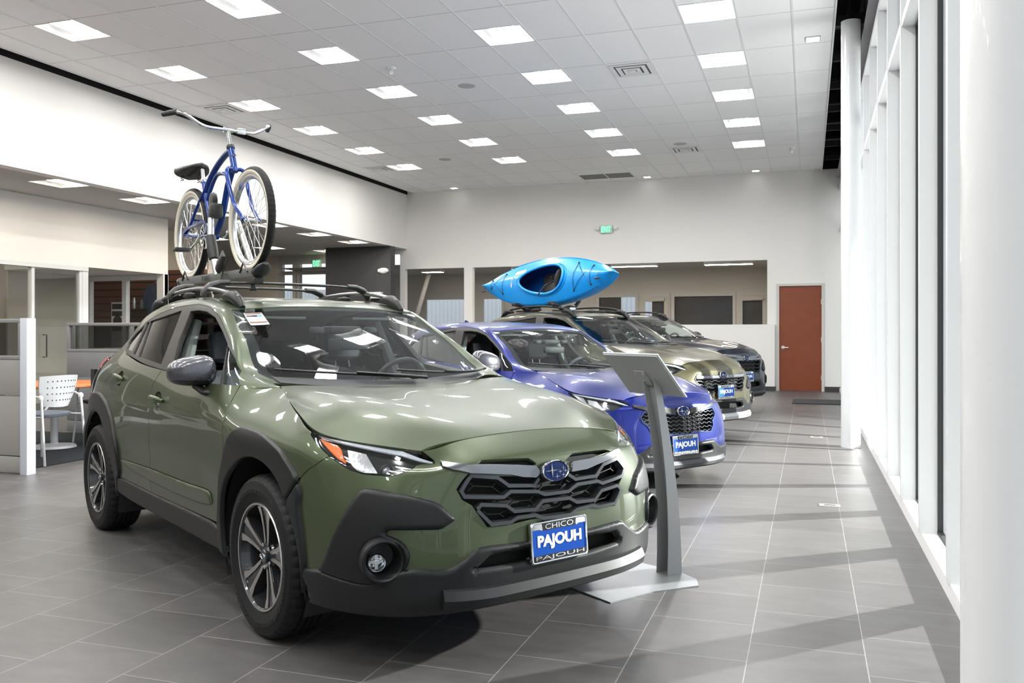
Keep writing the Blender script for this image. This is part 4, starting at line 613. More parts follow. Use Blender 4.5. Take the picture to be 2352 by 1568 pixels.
# ---- troffers
tm = mat('troffer_white', (.80,.80,.80), .5)
em1 = mat('troffer_lens', (1,1,1), .5, emit=(1,.99,.97), es=CEIL_EMIT); em2 = mat('warm_troffer_lens', (1,1,1), .5, emit=(1,.91,.77), es=LOW_EMIT)
def troffer(x, y, z, lens, label, name='ceiling_light', s=FT2, group=None):
    r = thing(name, label, 'light', (x, y, z), group=group); a = .014; d = .085; fr = MB()
    for p in (((0,0),(s,a)),((0,s-a),(s,s)),((0,a),(a,s-a)),((s-a,a),(s,s-a))): fr.box((p[0][0],p[0][1],-.006),(p[1][0],p[1][1],.004))
    # curved reflector basket, open lens strip in the middle
    n = 8; 
    for sd in (0, 1):
        V = []; 
        for k in range(n+1):
            t = k/n; x_ = a+(s*.5-.075-a)*t; zz = d*sin(t*pi/2)
            x_ = x_ if sd == 0 else s-x_
            V += [(x_, a, zz), (x_, s-a, zz)]
        fr.add(V, [(2*k, 2*k+1, 2*k+3, 2*k+2) if sd else (2*k, 2*k+2, 2*k+3, 2*k+1) for k in range(n)])
    for yy in (a, s-a): fr.add([(a,yy,0),(s-a,yy,0),(s-a,yy,d),(a,yy,d)], [(0,1,2,3)])
    fr.build('light_housing', tm, r, smooth=True)
    V = [(s*.5-.13, a, .030), (s*.5+.13, a, .030), (s*.5+.13, s-a, .030), (s*.5-.13, s-a, .030)]; V2 = [(x, y, z+.03) for x, y, z in V]
    MB().add(V, [(0,3,2,1)]).build('light_lens', lens, r, smooth=False)
    MB().add(V+V2, [(0,1,5,4),(1,2,6,5),(2,3,7,6),(3,0,4,7)]).build('lens_frame', tm, r, smooth=False)
    return r
first = None; rowname = {0: 'along the left bulkhead', 4: 'second from the left bulkhead', 8: 'third from the left bulkhead', 12: 'nearest the windows'}
ordn = ['nearest', 'second', 'third', 'fourth', 'fifth', 'sixth', 'farthest']
for c in LC:
    for r in rows0:
        x, y = cxy(c, r)
        k = r//6; lab = 'square ceiling light, %s in the row %s' % (ordn[k] if k >= 0 else 'x', rowname[c])
        if k < 0: lab = 'ceiling light overhead behind the camera, %s back, %s' % (['', 'first', 'second', 'third', 'fourth', 'fifth', 'sixth'][-k], rowname[c].replace('along the', 'by the'))
        g = 'square recessed lights in the white grid ceiling'
        if first is None: first = troffer(x, y, CEILZ, em1, lab, group=g); 
        else: dup(first, (x, y, CEILZ), None, lab, g)
fl_ = None; i_ = 0
wds = ['first', 'second', 'third', 'fourth', 'fifth', 'sixth', 'seventh', 'eighth', 'ninth']
for i_, (x, y) in enumerate(lows):
    lab = ('warm square light under the low ceiling, %s along the bulkhead' % wds[i_]) if i_ < 9 else 'warm square light deeper under the low ceiling, %s of the inner row' % wds[i_-9]
    if fl_ is None: fl_ = troffer(x, y, LOWZ, em2, lab, name='low_ceiling_light', group='warm lights under the low ceiling')
    else: dup(fl_, (x, y, LOWZ), None, lab, 'warm lights under the low ceiling')
for i_, (x, y, L_) in enumerate(((-4.87, 22.3, 1.2), (-2.5, 22.4, 1.2), (-10.4, 22.6, .6), (-7.6, 22.3, 1.2))):
    r = thing('strip_light', ['long tube light in the back room ceiling above the middle window', 'long tube light in the back room ceiling above the dark window', 'short light in the back room ceiling left of the wall pier', 'long tube light in the back room ceiling behind the kayak'][i_], 'light', (x, y, BZ))
    MB().box((0, 0, -.07), (L_, .3, -.002)).build('light_housing', tm, r, smooth=False); MB().box((.02, .02, -.075), (L_-.02, .28, -.0705)).build('light_lens', em2, r, smooth=False)
# ================================================================ cars
def K(k): return np.array(BK[k])
def on(net, uv, off=0.):
    uv = np.atleast_2d(uv); return net.ev(uv)+net.nrm(uv)*off
rubber = mat('tyre_rubber', (.009,.009,.0095), .6, spec=.3, bump=(260, .25, .001))
blackpl = mat('black_grained_plastic', (.0125,.013,.014), .42, spec=.35, bump=(420, .25, .0005))
glossblk = mat('gloss_black', (.010,.010,.011), .12, coat=.5)
cavity = mat('unlit_cavity_black', (.006,.006,.006), .8)
chrome = mat('chrome', (.82,.83,.85), .08, 1.)
machined = mat('machined_aluminium', (.62,.61,.60), .28, 1.)
darkrim = mat('dark_grey_rim_paint', (.028,.029,.032), .25, .3, coat=.6)
steel = mat('brake_steel', (.30,.30,.31), .35, 1.)
satin = mat('satin_grey_trim', (.028,.026,.025), .45, 0, spec=.3)
smoke = mat('smoked_grey_trim', (.20,.21,.225), .22, .75)
fabric = mat('seat_fabric', (.095,.105,.118), .9, bump=(300, .3, .001))
fabricblk = mat('dark_seat_fabric', (.012,.012,.014), .9)
liner = mat('pale_headliner', (.30,.33,.31), .85)
dashm = mat('soft_dash', (.022,.023,.026), .55, bump=(200, .3, .001))
windm = glass('clear_windshield_glass', (.80,.86,.84), 1.6)
tintm = glass('tinted_privacy_glass', (.05,.052,.056), 1.75)
sidem = glass('clear_side_glass', (.78,.85,.83), 1.55)
lensm = glass('clear_lamp_cover', (.93,.95,.96), 1.55)
whitel = mat('white_light_guide', (.62,.65,.70), .15, coat=.6)
amberm = mat('amber_reflector', (.80,.16,.02), .22, coat=1.)
redm = mat('red_lamp', (.55,.02,.02), .2, coat=1.)
blueplate = mat('dealer_plate_blue', (.001,.060,.36), .4, spec=.2)
whitem = mat('white_print', (.85,.86,.87), .4)
emblue = mat('emblem_blue', (.004,.014,.075), .3, 0, spec=.15)
undm = mat('underbody_black', (.012,.012,.012), .8)
def paint(name, col, metal=.35, rough=.34):
    m = mat(name, col, rough, metal, coat=.5, coatr=.015, spec=.35); nt = m.node_tree
    b = nt.nodes['Principled BSDF']
    if metal > 0 and not nt.nodes.get('Layer Weight'):
        lw = nt.nodes.new('ShaderNodeLayerWeight'); lw.inputs[0].default_value = .35
        mx = nt.nodes.new('ShaderNodeMix'); mx.data_type = 'RGBA'
        mx.inputs[6].default_value = (*col, 1); mx.inputs[7].default_value = (*[c*.55 for c in col], 1)
        nt.links.new(lw.outputs['Facing'], mx.inputs[0]); nt.links.new(mx.outputs[2], b.inputs['Base Color'])
    return m
def make_wheel(style='star', R=.351, rimR=.2286, letters=True):
    """wheel at the origin, outer face towards local +Z; returns function placing copies"""
    seg = 144; t = MB()
    w = .112
    prof = [(rimR-.012,.088),(rimR+.004,.100),(rimR+.016,.108),(rimR+.045,.1145),(rimR+.047,.1160),(rimR+.062,.1165),(rimR+.064,.1152),(R-.042,.113),(R-.030,.1085),(R-.028,.1095),(R-.017,.103),(R-.008,.092),(R-.003,.080),(R-.0005,.070),
            (R,.052),(R,.050),(R-.008,.049),(R-.008,.041),(R,.040),(R+.001,.018),(R-.007,.017),(R-.007,.009),(R+.001,.008)]
    prof = prof+[(r, -z) for r, z in prof[::-1]]
    n = len(prof); V = []
    for i, (r, z) in enumerate(prof):
        for k in range(seg):
            a = 2*pi*k/seg; rr = r; zz = abs(z)
            if zz > .048 and r > R-.020 and k % 3 == 0: rr -= .0055
            elif .018 <= zz <= .049 and r > R-.002 and k % 4 == 1: rr -= .004
            y = rr*sin(a); V.append((rr*cos(a), y, z))
    F = [(i*seg+k, i*seg+(k+1) % seg, (i+1)*seg+(k+1) % seg, (i+1)*seg+k) for i in range(n-1) for k in range(seg)]
    t.add(V, [f[::-1] for f in F])
    if letters:
        for word, a0, r0 in (('YOKOHAMA', 70, R-.066), ('GEOLANDAR', 250, R-.066), ('YOKOHAMA', 160, R-.066), ('GEOLANDAR', 340, R-.066)):
            VV, FF = textmesh(word, .03, .0, height=.020); VV[:, 0] *= 1.55
            a = radians(a0)-VV[:, 0]/r0; r = r0+VV[:, 1]
            X = np.stack([r*np.cos(a), r*np.sin(a), np.full(len(a), .1178)], 1); t.add(X, [f[::-1] for f in FF], 1)
    r_ = MB()
    q = rimR
    r_.lathe([(q+.004,.100),(q+.001,.1055),(q-.006,.1045)], 96, mi=0)
    r_.lathe([(q-.006,.1045),(q-.012,.098),(q-.020,.060),(q-.030,.030),(q-.032,-.02),(q-.024,-.09),(q+.004,-.10)], 96, mi=1)
    zf = lambda r: .072+.026*min(1, r/(q-.01))**2
    def blade(P, a, top, bot, mtop, mside):
        ca, sa = cos(a), sin(a); P = [np.array(p) for p in P]; m = len(P)
        # subdivide along the outline, faces fanned in strips
        T = [(p[0]*ca-p[1]*sa, p[0]*sa+p[1]*ca, zf(p[0])+top) for p in P]; B = [(x, y, z-top+bot) for x, y, z in T]
        r_.add(T, [tuple(range(m))], mtop); r_.add(T+B, [(i, m+i, m+(i+1) % m, (i+1) % m) for i in range(m)], mside)
    for k in range(5):
        a = radians(90-4+72*k)
        if style == 'star':
            for s in (1, -1):
                st = [(.046,.017),(.066,.0075),(.12,.0125),(q-.042,.0235),(q-.009,.030),(q-.009,.050),(q-.012,.070),(q-.035,.058),(q-.060,.043),(.12,.0315),(.075,.024)]
                P = [(x, y*s) for x, y in st]; P = P if s > 0 else P[::-1]
                blade(P, a, .0, -.006, 0, 1)
            bd = [(.035,-.026),(.075,-.026),(.12,-.034),(q-.055,-.047),(q-.012,-.071),(q-.012,.071),(q-.055,.047),(.12,.034),(.075,.026),(.035,.026)]
            blade(bd, a, -.005, -.050, 1, 1)
        else:
            for s in (1, -1):
                st = [(.046,.004),(.12,.010),(q-.009,.036),(q-.009,.056),(.12,.028),(.05,.018)]
                P = [(x, y*s) for x, y in st]; P = P if s > 0 else P[::-1]
                blade(P, a, .0, -.03, 0, 1)
            blade([(.035,-.02),(.12,-.012),(q-.012,-.02),(q-.012,.02),(.12,.012),(.035,.02)], a, -.014, -.04, 1, 1)
    r_.lathe([(.001,.068),(.036,.068),(.060,.066),(.066,.058),(.066,.02)], 48, mi=1)
    cap = MB().lathe([(.0005,.086),(.026,.0855),(.030,.082),(.031,.068)], 40)
    em = MB(); E_, _ = emblem_arrays(.040, .022)
    for V_, F_, mi in E_: em.add([(x, y, z+.0862) for x, y, z in V_], F_, mi)
    ln = MB()
    for k in range(5):
        a = radians(90+32+72*k); c, s = cos(a)*.050, sin(a)*.050
        ln.lathe([(.0005,.080),(.006,.079),(.009,.076),(.0095,.066)], 6, Matrix.Translation((c, s, 0)))
    disc = MB().lathe([(.03,.02),(.148,.02),(.148,-.006),(.03,-.006)], 64); disc.lathe([(.02,.034),(.085,.034),(.09,.02)], 48)
    cal = MB(); cal.bbox((.125, .02, .0), (.07, .14, .075), .012)
    return [(r_, 'wheel', [machined, darkrim]), (t, 'tire', [rubber, mat('tyre_lettering', (.016,.016,.017), .35)]), (cap, 'centre_cap', [darkrim]), (em, 'cap_emblem', [emblue, chrome]), (ln, 'lug_nut', [chrome]), (disc, 'brake_disc', [steel]), (cal, 'brake_caliper', [steel])]
def star4(c, a, b, z):
    """four-pointed star: half sizes a (wide) and b (tall)"""
    P = []
    for k in range(4):
        t = k*pi/2; P.append((c[0]+a*cos(t), c[1]+b*sin(t))); t += pi/4; P.append((c[0]+a*.13*cos(t), c[1]+b*.13*sin(t)))
    V = [(x, y, z) for x, y in P]+[(c[0], c[1], z+.0022*a/.03)]; return V, [(i, (i+1) % 8, 8) for i in range(8)]
def emblem_arrays(w, h):
    """oval badge with one large and five small stars; faces +Z"""
    out = []; n = 48
    ring = []; F = []
    for j, (k, z) in enumerate(((1., 0), (.985, .055*w), (.93, .075*w), (.88, .045*w))):
        for i in range(n): a = 2*pi*i/n; ring.append((w/2*k*cos(a), h/2*k*sin(a), z))
    for j in range(3): F += [(j*n+i, j*n+(i+1) % n, (j+1)*n+(i+1) % n, (j+1)*n+i) for i in range(n)]
    out.append((ring, F, 1))
    d = [(w/2*.885*cos(2*pi*i/n), h/2*.885*sin(2*pi*i/n), .045*w) for i in range(n)]+[(0, 0, .062*w)]
    out.append((d, [(i, (i+1) % n, n) for i in range(n)], 0))
    z = .066*w
    for c, a, b in (((-.15, .03), .27, .34), ((.13, -.06), .10, .13), ((.26, .10), .12, .12), ((.33, -.04), .12, .12), ((.01, -.27), .12, .15), ((.24, -.22), .11, .12)):
        V, F_ = star4((c[0]*w, c[1]*h), a*w, b*h, z); out.append((V, F_, 1))
    return out, None
def add_emblem(M, w, h, parent, name='emblem'):
    m = MB(); E_, _ = emblem_arrays(w, h)
    for V, F, mi in E_: m.add([M @ Vector(p) for p in V], F, mi)
    return m.build(name, [emblue, chrome], parent)
def add_plate(M, parent, w=.31, h=.165):
    """dealer plate: chrome frame, black name bars, blue centre; local X right, Y up, Z out"""
    a, b, r = w/2, h/2, .012
    def rr(a, b, r, n=5):
        P = []
        for cx, cy, t0 in ((a-r, b-r, 0), (-a+r, b-r, 90), (-a+r, -b+r, 180), (a-r, -b+r, 270)):
            for k in range(n+1): t = radians(t0+90*k/n); P.append((cx+r*cos(t), cy+r*sin(t)))
        return P
    f = MB(); f.prism(rr(a, b, r), -.012, .0, M); n = len(rr(a, b, r))
    # raised chrome rim
    f.tube([M @ Vector((x, y, .001)) for x, y in rr(a-.004, b-.004, r)], .0042, 8, closed=True)
    top = [(-.62*a,b-.010),(.62*a,b-.010),(.58*a,b-.034),(-.58*a,b-.034)]
    f.prism([(-a+.006,b-.006),(-a+.006,b-.030),(-a+.016,b-.030),(-.70*a,b-.030),(-.60*a,b-.036),(-.62*a,b-.006)], 0, .0016, M); f.prism([(.62*a,b-.006),(.60*a,b-.036),(.70*a,b-.030),(a-.016,b-.030),(a-.006,b-.030),(a-.006,b-.006)], 0, .0016, M)
    fr = f.build('license_plate', chrome, parent)
    MB().prism([(-a+.008,-b+.030),(a-.008,-b+.030),(a-.008,b-.030),(.6*a,b-.030),(.56*a,b-.036),(-.56*a,b-.036),(-.6*a,b-.030),(-a+.008,b-.030)], 0, .001, M).build('plate_panel', blueplate, fr)
    k = MB(); k.prism([(-.60*a,b-.007),(-.57*a,b-.036),(.57*a,b-.036),(.60*a,b-.007)], 0, .0012, M); k.prism([(-a+.009,-b+.007),(a-.009,-b+.007),(a-.009,-b+.031),(-a+.009,-b+.031)], 0, .0012, M)
    k.build('name_bar', glossblk, fr)
    def tx(s, wd, ht, y, m, nm, bold=0.):
        V, F = textmesh(s, .05, .0006, width=wd, height=ht, bold=bold); g = MB().add([M @ Vector((x, yy+y, z+.0022)) for x, yy, z in V], F); g.build(nm, m, fr, smooth=False)
    tx('PAJOUH', w*.78, .060, -.001, whitem, 'plate_lettering', .0022)
    tx('CHICO', w*.50, .0215, b-.0215, chrome, 'frame_lettering'); tx('PAJOUH', w*.86, .0195, -b+.019, chrome, 'frame_lettering')
    return fr
def make_car(root, P, colour, mirror_mat, opts):
    ds = opts.get('ds', .02); N = make_nets(opts.get('warp')); S, H, G = N['S'], N['H'], N['G']
    W = opts.get('warp') or (lambda a: a)
    def wp(x, y, z): return Vector(W(np.array([[x, y, z]], float))[0])
    clad = opts.get('clad', True); tr = opts.get('trim', blackpl); parts = {}
    def chaikin(P_, n=1):
        P_ = np.array(P_, float)
        for _ in range(n):
            Q_ = np.roll(P_, -1, 0); P_ = np.stack([P_*.82+Q_*.18, P_*.18+Q_*.82], 1).reshape(-1, 2)
        return P_
    def pan(name, net, poly, m, parent=root, both=False, **k):
        if k.get('h', 0) > 0: poly = chaikin(poly, 2)
        k.setdefault('ds', ds); V, F, Nn = panel_arrays(net, np.array(poly), **k)
        o = nmesh(name, V, F, Nn, m, parent); r = [o]
        if both: r.append(nmesh(name, V, F, Nn, m, parent, mirror=True))
        return r
    mirS = lambda P_: np.array(P_)*[-1, 1]
    # ---- painted skin
    gr = K('grille'); grh = gr
    fog = K('pt_fog')[0]; VM = S.kv[-1]
    holes = [grh]
    if opts.get('vents', True): holes += [K('vent_r'), K('vent_l')]
    if opts.get('intake', True): holes += [K('intake')]
    def fogc(c, r, n=28): return np.array([[c[0]+r*cos(2*pi*i/n), c[1]+r*.96*sin(2*pi*i/n)] for i in range(n)])
    fo = opts.get('fog', True)
    fh = [fogc(fog, .074), mirS(fogc(fog, .074))[::-1]] if fo else []
    bump, = pan('front_bumper', S, K('bumper'), colour, holes=holes+fh, gap=.0028, flange=.02)
    # hood
    ku, kv = H.ku[-1], H.kv[-1]
    hp = np.array([[0, -kv], [ku, -kv], [ku, kv], [0, kv]])
    Hd = opts.get('hood_disp')
    hood, = pan('hood', H, hp, colour, gap=.0035, flange=.018, disp=Hd)
    fl = pan('front_fender', S, K('fender'), colour, both=True, gap=.0028)
    def dd(V, X):   # slight hollow low on the doors and a soft shoulder
        z = X[:, 2]; return -.010*np.exp(-((z-.60)/.075)**2)*np.clip((X[:, 0]+2.25)/.3, 0, 1)*np.clip((-.45-X[:, 0])/.25, 0, 1)+.004*np.exp(-((z-.905)/.02)**2)
    hh = lambda k: [np.array([[K(k)[0][0]+.062*cos(2*pi*i/30), K(k)[0][1]+.036*sin(2*pi*i/30)] for i in range(30)])]
    d1 = pan('front_door', S, K('door_front'), colour, both=True, holes=hh('pt_hf'), gap=.003, disp=dd); d2 = pan('rear_door', S, K('door_rear'), colour, both=True, holes=hh('pt_hr'), gap=.003, disp=dd)
    q1 = pan('quarter_panel', S, K('quarter'), colour, both=True, gap=.0015)
    rr = pan('rear_bumper', S, K('rear'), colour, both=True, gap=.0015)
    tl = pan('tail_light', S, K('tail'), glossblk, both=True, gap=.003, lift=.002, h=.008, bev=.03)
    for t_, sgn_ in zip(tl, (1, -1)):
        q = shrink(K('tail'), .022); q[:, 1] = np.maximum(q[:, 1], q[:, 1].max()-.07); V, F, Nn = panel_arrays(S, q, ds=.02, gap=0, lift=.011, h=.004, bev=.01, flange=.004); nmesh('tail_lamp_lens', V, F, Nn, redm, t_, mirror=sgn_ < 0)
    # roof shell with openings
    us = G.ku[-1]; gv = G.kv[0]; e = .0
    dl = K('dlo'); ws = K('windshield'); rg = K('rearglass'); vmr = lambda q: np.array(q)*[1, -1]
    top = [q for q in dl if q[1] > gv+.004]
    # outline of the shell: along the belt, dipping round the side windows
    i0 = int(np.argmax(dl[:, 1])); ring = [tuple(q) for q in dl]
    bel = [q for q in ring if q[1] <= gv+.003]; xr = max(q[0] for q in bel); xf = min(q[0] for q in bel)
    upp = [q for q in ring if q[1] > gv+.003]; upp = sorted(upp, key=lambda q: ring.index(q))
    rightside = [(us, gv), (xr, gv)]+upp+[(xf, gv), (0., gv)]
    leftside = [(x, -y) for x, y in rightside][::-1]
    shell = np.array(rightside+leftside)
    roof, = pan('roof_shell', G, shell, colour, holes=[ws, rg], gap=.001, flange=.015, ds=ds)
    lin, = pan('headliner', G, shell, liner, holes=[shrink(ws, -.012), rg], gap=.004, flange=0, lift=-.028, inner=True, ds=max(ds, .035))
    # glass
    wsg, = pan('windshield', G, ws, windm, gap=-.004, flange=0, lift=-.003, ds=.04)
    band = pan('windshield_border', G, ws, mat('black_glass_border', (.006,.006,.009), .06, coat=1.), wsg, holes=[shrink(ws, .045)], gap=-.003, flange=0, lift=-.0045, ds=.03)
    pan('rear_window', G, rg, tintm, gap=-.003, flange=0, lift=-.003, ds=.05)
    gl = {'rear_window_pane': ('g_reardoor', tintm), 'quarter_window_pane': ('g_quarter', tintm), 'fixed_window_pane': ('g_small', tintm), 'front_quarter_pane': ('g_fq', sidem)}
    hls = [K('g_reardoor'), K('g_quarter'), K('g_small'), K('g_front'), K('g_fq')]
    fr = pan('window_frame', G, dl, satin, both=True, holes=[shrink(h_, .001) for h_ in hls], gap=.002, flange=.03, lift=-.001, ds=ds)
    for side in (0, 1):
        for nm, (k, m) in gl.items():
            q = K(k) if side == 0 else vmr(K(k))[::-1]; pan(nm, G, q, m, fr[side], gap=-.002, flange=0, lift=-.010, ds=.05)
    if opts.get('left_glass', True): pan('front_window_pane', G, vmr(K('g_front'))[::-1], sidem, fr[1], gap=-.002, flange=0, lift=-.012, ds=.05)
    # ---- claddings
    if clad:
        cf = pan('fog_light_surround', S, K('clad_fog'), tr, both=True, holes=[fogc(fog, .082)], h=.020, bev=.022, gap=-.006, flange=.004, ds=.014)
        pan('wheel_arch_trim', S, K('clad_archf'), tr, both=True, h=.018, bev=.014, gap=.0, flange=.03, ds=.016)
        pan('bumper_arch_trim', S, K('clad_archf2'), tr, both=True, h=.018, bev=.014, gap=.001, flange=.03, ds=.016)
        pan('wheel_arch_trim', S, K('clad_archr'), tr, both=True, h=.016, bev=.014, gap=.0, flange=.03, ds=.02)
    rk = pan('rocker_trim', S, K('rocker'), tr if clad else colour, both=True, h=.012, bev=.02, gap=.0, flange=.09)
    lowh = [K('intake')] if opts.get('intake', True) else []
    lb, = pan('lower_bumper_trim', S, K('lowblack'), tr, holes=lowh, h=.014, bev=.02, gap=-.005, flange=.05, ds=.016)
    if opts.get('garnish', True): pan('door_garnish', S, K('garnish'), colour, both=True, h=.010, bev=.02, gap=0, flange=0, ds=.014)
    # front lip blade
    lip = MB(); us_ = np.linspace(-.54, .54, 41); L_ = opts.get('lipz', .0)
    pr = [(.0, .335), (.030, .325), (.048, .292), (.040, .262), (.0, .248), (-.05, .25)]
    V = []
    for u in us_:
        k = abs(u)/.54; rise = .012*max(0, (k-.6)/.4)**1.5; tap = 1-.10*max(0, (k-.94)/.06)
        for o_, z in pr:
            p = S.ev([[u, 0.15]])[0]; n_ = S.nrm([[u, .20]])[0]; n_[2] = 0; n_ /= np.linalg.norm(n_)
            V.append((p[0]+n_[0]*o_*tap, p[1]+n_[1]*o_*tap, W(np.array([[0, 0, z+rise]]))[0][2]))
    m_ = len(pr); F = [(i*m_+j, i*m_+(j+1) % m_, (i+1)*m_+(j+1) % m_, (i+1)*m_+j) for i in range(len(us_)-1) for j in range(m_)]
    lip.add(V, [f[::-1] for f in F]+[tuple(range(m_)), tuple(len(V)-1-i for i in range(m_))]).build('front_lip', opts.get('lipmat', tr), root, recalc=True)
    # ---- fog lights
    if fo:
        for sg in (-1, 1):
            c = K('pt_fog')[0]*[1 if sg < 0 else -1, 1]; p = Vector(on(S, c, .018)[0]); n_ = Vector((1, sg*.38, -.02)).normalized()
            M = frame(p, n_.cross(Vector((0, 0, 1)))*-1, (0, 0, 1)); M = Matrix.Translation(p) @ Matrix(((M[0][0], M[0][1], n_.x, 0), (M[1][0], M[1][1], n_.y, 0), (M[2][0], M[2][1], n_.z, 0), (0, 0, 0, 1)))
            pod = MB().lathe([(.088,-.03),(.087,-.004),(.081,.010),(.074,.014),(.069,.010),(.066,.0),(.060,-.05),(.050,-.075),(.001,-.078)], 44, M)
            po = pod.build('fog_light', tr, root)
            M2 = M @ Matrix.Translation((-.018*1, -.016, -.045))
            MB().lathe([(.036,-.03),(.036,.008),(.033,.012),(.030,.006)], 32, M2).build('fog_bezel', chrome, po)
            b_ = MB(); b_.lathe([(.001,-.020),(.015,-.018),(.031,-.002)], 32, M2); b_.box((-.006,-.028,-.012), (.006,.028,-.004), M=M2); b_.box((-.026,-.004,-.012), (.026,.006,-.002), M=M2); b_.build('fog_reflector', chrome, po)
            MB().lathe([(.001,.010),(.018,.0085),(.032,.003)], 32, M2).build('fog_lens', lensm, po)
    # ---- headlights
    LP = K('lamp')
    def off(name, poly, m, par, l, mirror, h=0., bev=.01, fl_=.0):
        V, F, Nn = panel_arrays(S, np.array(poly), ds=.014, gap=0, lift=l, flange=fl_, h=h, bev=bev); return nmesh(name, V, F, Nn, m, par, mirror=mirror)
    for mr in (False, True):
        hl = off('headlight', shrink(LP, .001), glossblk, root, -.032, mr)
        for f_ in (0,):
            V, F, Nn = panel_arrays(S, shrink(LP, .002), ds=.014, gap=0, lift=0, flange=.034)
            k0 = len(V); 
        keep = [f for f in F if len(f) == 4]; nmesh('lamp_rim', V, keep, Nn, glossblk, hl, mirror=mr)
        if opts.get('lampdetail', True):
            off('light_guide', K('drl'), whitel, hl, -.012, mr, h=.006, bev=.006, fl_=.01); off('turn_signal', K('amber'), amberm if opts.get('amber', True) else mat('clear_marker', (.30,.31,.32), .2, .6, coat=1.), hl, -.014, mr, h=.006, bev=.008, fl_=.014)
            off('lamp_reflector', K('reflector'), mat('fluted_chrome', (.55,.55,.56), .25, 1., bump=(70, .35, .003)), hl, -.022, mr, fl_=.01)
            sg = 1 if mr else -1; cu = K('drl').mean(0)
            pc = K('reflector').mean(0)+[.105, -.002]; c = Vector(on(S, pc*[1 if not mr else -1, 1], -.030)[0]); M = Matrix.Translation(c) @ Vector((1, sg*.25, 0)).to_track_quat('Z', 'Y').to_matrix().to_4x4()
            pj = MB().lathe([(.001,.020),(.012,.016),(.018,.006),(.020,0)], 28, M); pj.lathe([(.020,.0),(.024,.004),(.026,0),(.026,-.01)], 28, M, mi=1); pj.build('projector_lens', [mat('projector_glass', (.25,.27,.30), .05, .5, coat=1.), satin], hl)
        off('lamp_cover', LP, lensm, hl, -.001, mr)
    # ---- grille
    depth = MB(); gb = K('grille'); c_ = gb.mean(0)
    V, F, Nn = panel_arrays(S, shrink(gb, -.012), ds=.05, gap=0, lift=-.075, flange=0)
    gi = nmesh('grille', V, F, Nn, cavity, root)
    V, F, Nn = panel_arrays(S, gb, ds=.03, gap=-.003, lift=-.001, flange=.075); nmesh('grille_well', V, [f for f in F if len(f) == 4], Nn, cavity, gi)
    def bars(name, L_, m, w_, h_, o_, k=7, closed=()):
        b = MB()
        for i, q in enumerate(L_):
            q = resample(np.array(q), .03, False); P_ = on(S, q, o_); n_ = S.nrm(q)
            sec = [(-w_, -h_*1.3), (-w_*.55, 0), (w_*.55, 0), (w_, -h_*1.3)]
            b.sweep(P_, sec, ups=n_, cap=True)
        return b.build(name, m, gi, angle=25)
    G_ = opts.get('grille', 'hex')
    grm = opts.get('grillemat', mat('dark_satin_grille', (.060,.064,.070), .30, .55))
    if G_ == 'hex':
        bars('grille_frame', BK['bars'], grm, .0125, .022, .006); bars('grille_inlay', BK['thin'], satin, .0028, .004, -.020)
    else:
        lo, hi = gb.min(0), gb.max(0); L_ = []; rows = opts.get('rows', 6)
        for j in range(rows):
            v = lo[1]+(hi[1]-lo[1])*(j+.6)/(rows+.3); pts = []
            for i in range(57):
                u = lo[0]+(hi[0]-lo[0])*i/56; z_ = (i % 4 in (1, 2)) if G_ == 'wave' else ((i//2) % 4 in (1, 2)); pts.append((u, v+(.006 if z_ else -.004)))
            pts = [q for q in pts if inpoly(np.array([q]), gb)[0]]
            if len(pts) > 2: L_.append(pts)
        bars('grille_frame', L_, grm, opts.get('barw', .0045), .012, .0)
        if opts.get('framebar', True): bars('grille_surround', [np.concatenate([gb, gb[:1]])], opts.get('framemat', grm), .010, .02, .006)
        if G_ == 'bars': bars('grille_crossbar', [[(lo[0]+.02, hi[1]-.05), (0, hi[1]-.055), (hi[0]-.02, hi[1]-.05)]], smoke, .028, .02, .012)
    if opts.get('wing', True):
        for k in ('wing_r', 'wing_l'):
            V, F, Nn = panel_arrays(S, K(k), ds=.012, gap=0, lift=.012, flange=.04); nmesh('grille_wing', V, F, Nn, opts.get('wingmat', smoke), root)
    for k in (('vent_r', 'vent_l') if opts.get('vents', True) else ()):
        V, F, Nn = panel_arrays(S, shrink(K(k), -.008), ds=.03, gap=0, lift=-.03, flange=0); nmesh('hood_vent', V, F, Nn, cavity, root)
    if opts.get('intake', True):
        V, F, Nn = panel_arrays(S, shrink(K('intake'), -.01), ds=.04, gap=0, lift=-.06, flange=0); it = nmesh('lower_intake', V, F, Nn, cavity, root)
        b = MB()
        for v in (.078, .118, .155):
            q = np.array([(u, v+.004*cos(u*3)) for u in np.linspace(-.41, .41, 25)]); b.sweep(on(S, q, -.012), [(-.004, -.012), (-.002, 0), (.002, 0), (.004, -.012)], ups=S.nrm(q))
        for u in (-.30, -.2, .2, .30): q = np.array([(u, .07), (u, .19)]); b.sweep(on(S, q, -.024), [(-.003, -.02), (-.003, 0), (.003, 0), (.003, -.02)], ups=S.nrm(q))
        b.build('intake_slat', mat('intake_slat_grey', (.05,.052,.055), .3, .4), it)
    # ---- badge and plate
    ec = np.array([0., K('pt_emblem')[0][1]]); p = Vector(on(S, ec, .016)[0])
    p = p+Vector(opts.get('emblem_off', (0, 0, 0)))
    M = frame(p, (0, 1, 0), (-.12, 0, 1)); add_emblem(M, .150, .088, root)
    bk = MB(); bk.lathe([(.001,-.03),(.066,-.03),(.068,-.004),(.064,.001)], 40, M @ Matrix.Diagonal((1.09, .64, 1, 1))); bk.build('emblem_base', grm, root)
    pz = opts.get('platez', .463); px_ = opts.get('platex', .945)
    M = frame((px_, 0, pz), (0, 1, 0), (-.07, 0, 1)); add_plate(M, root)
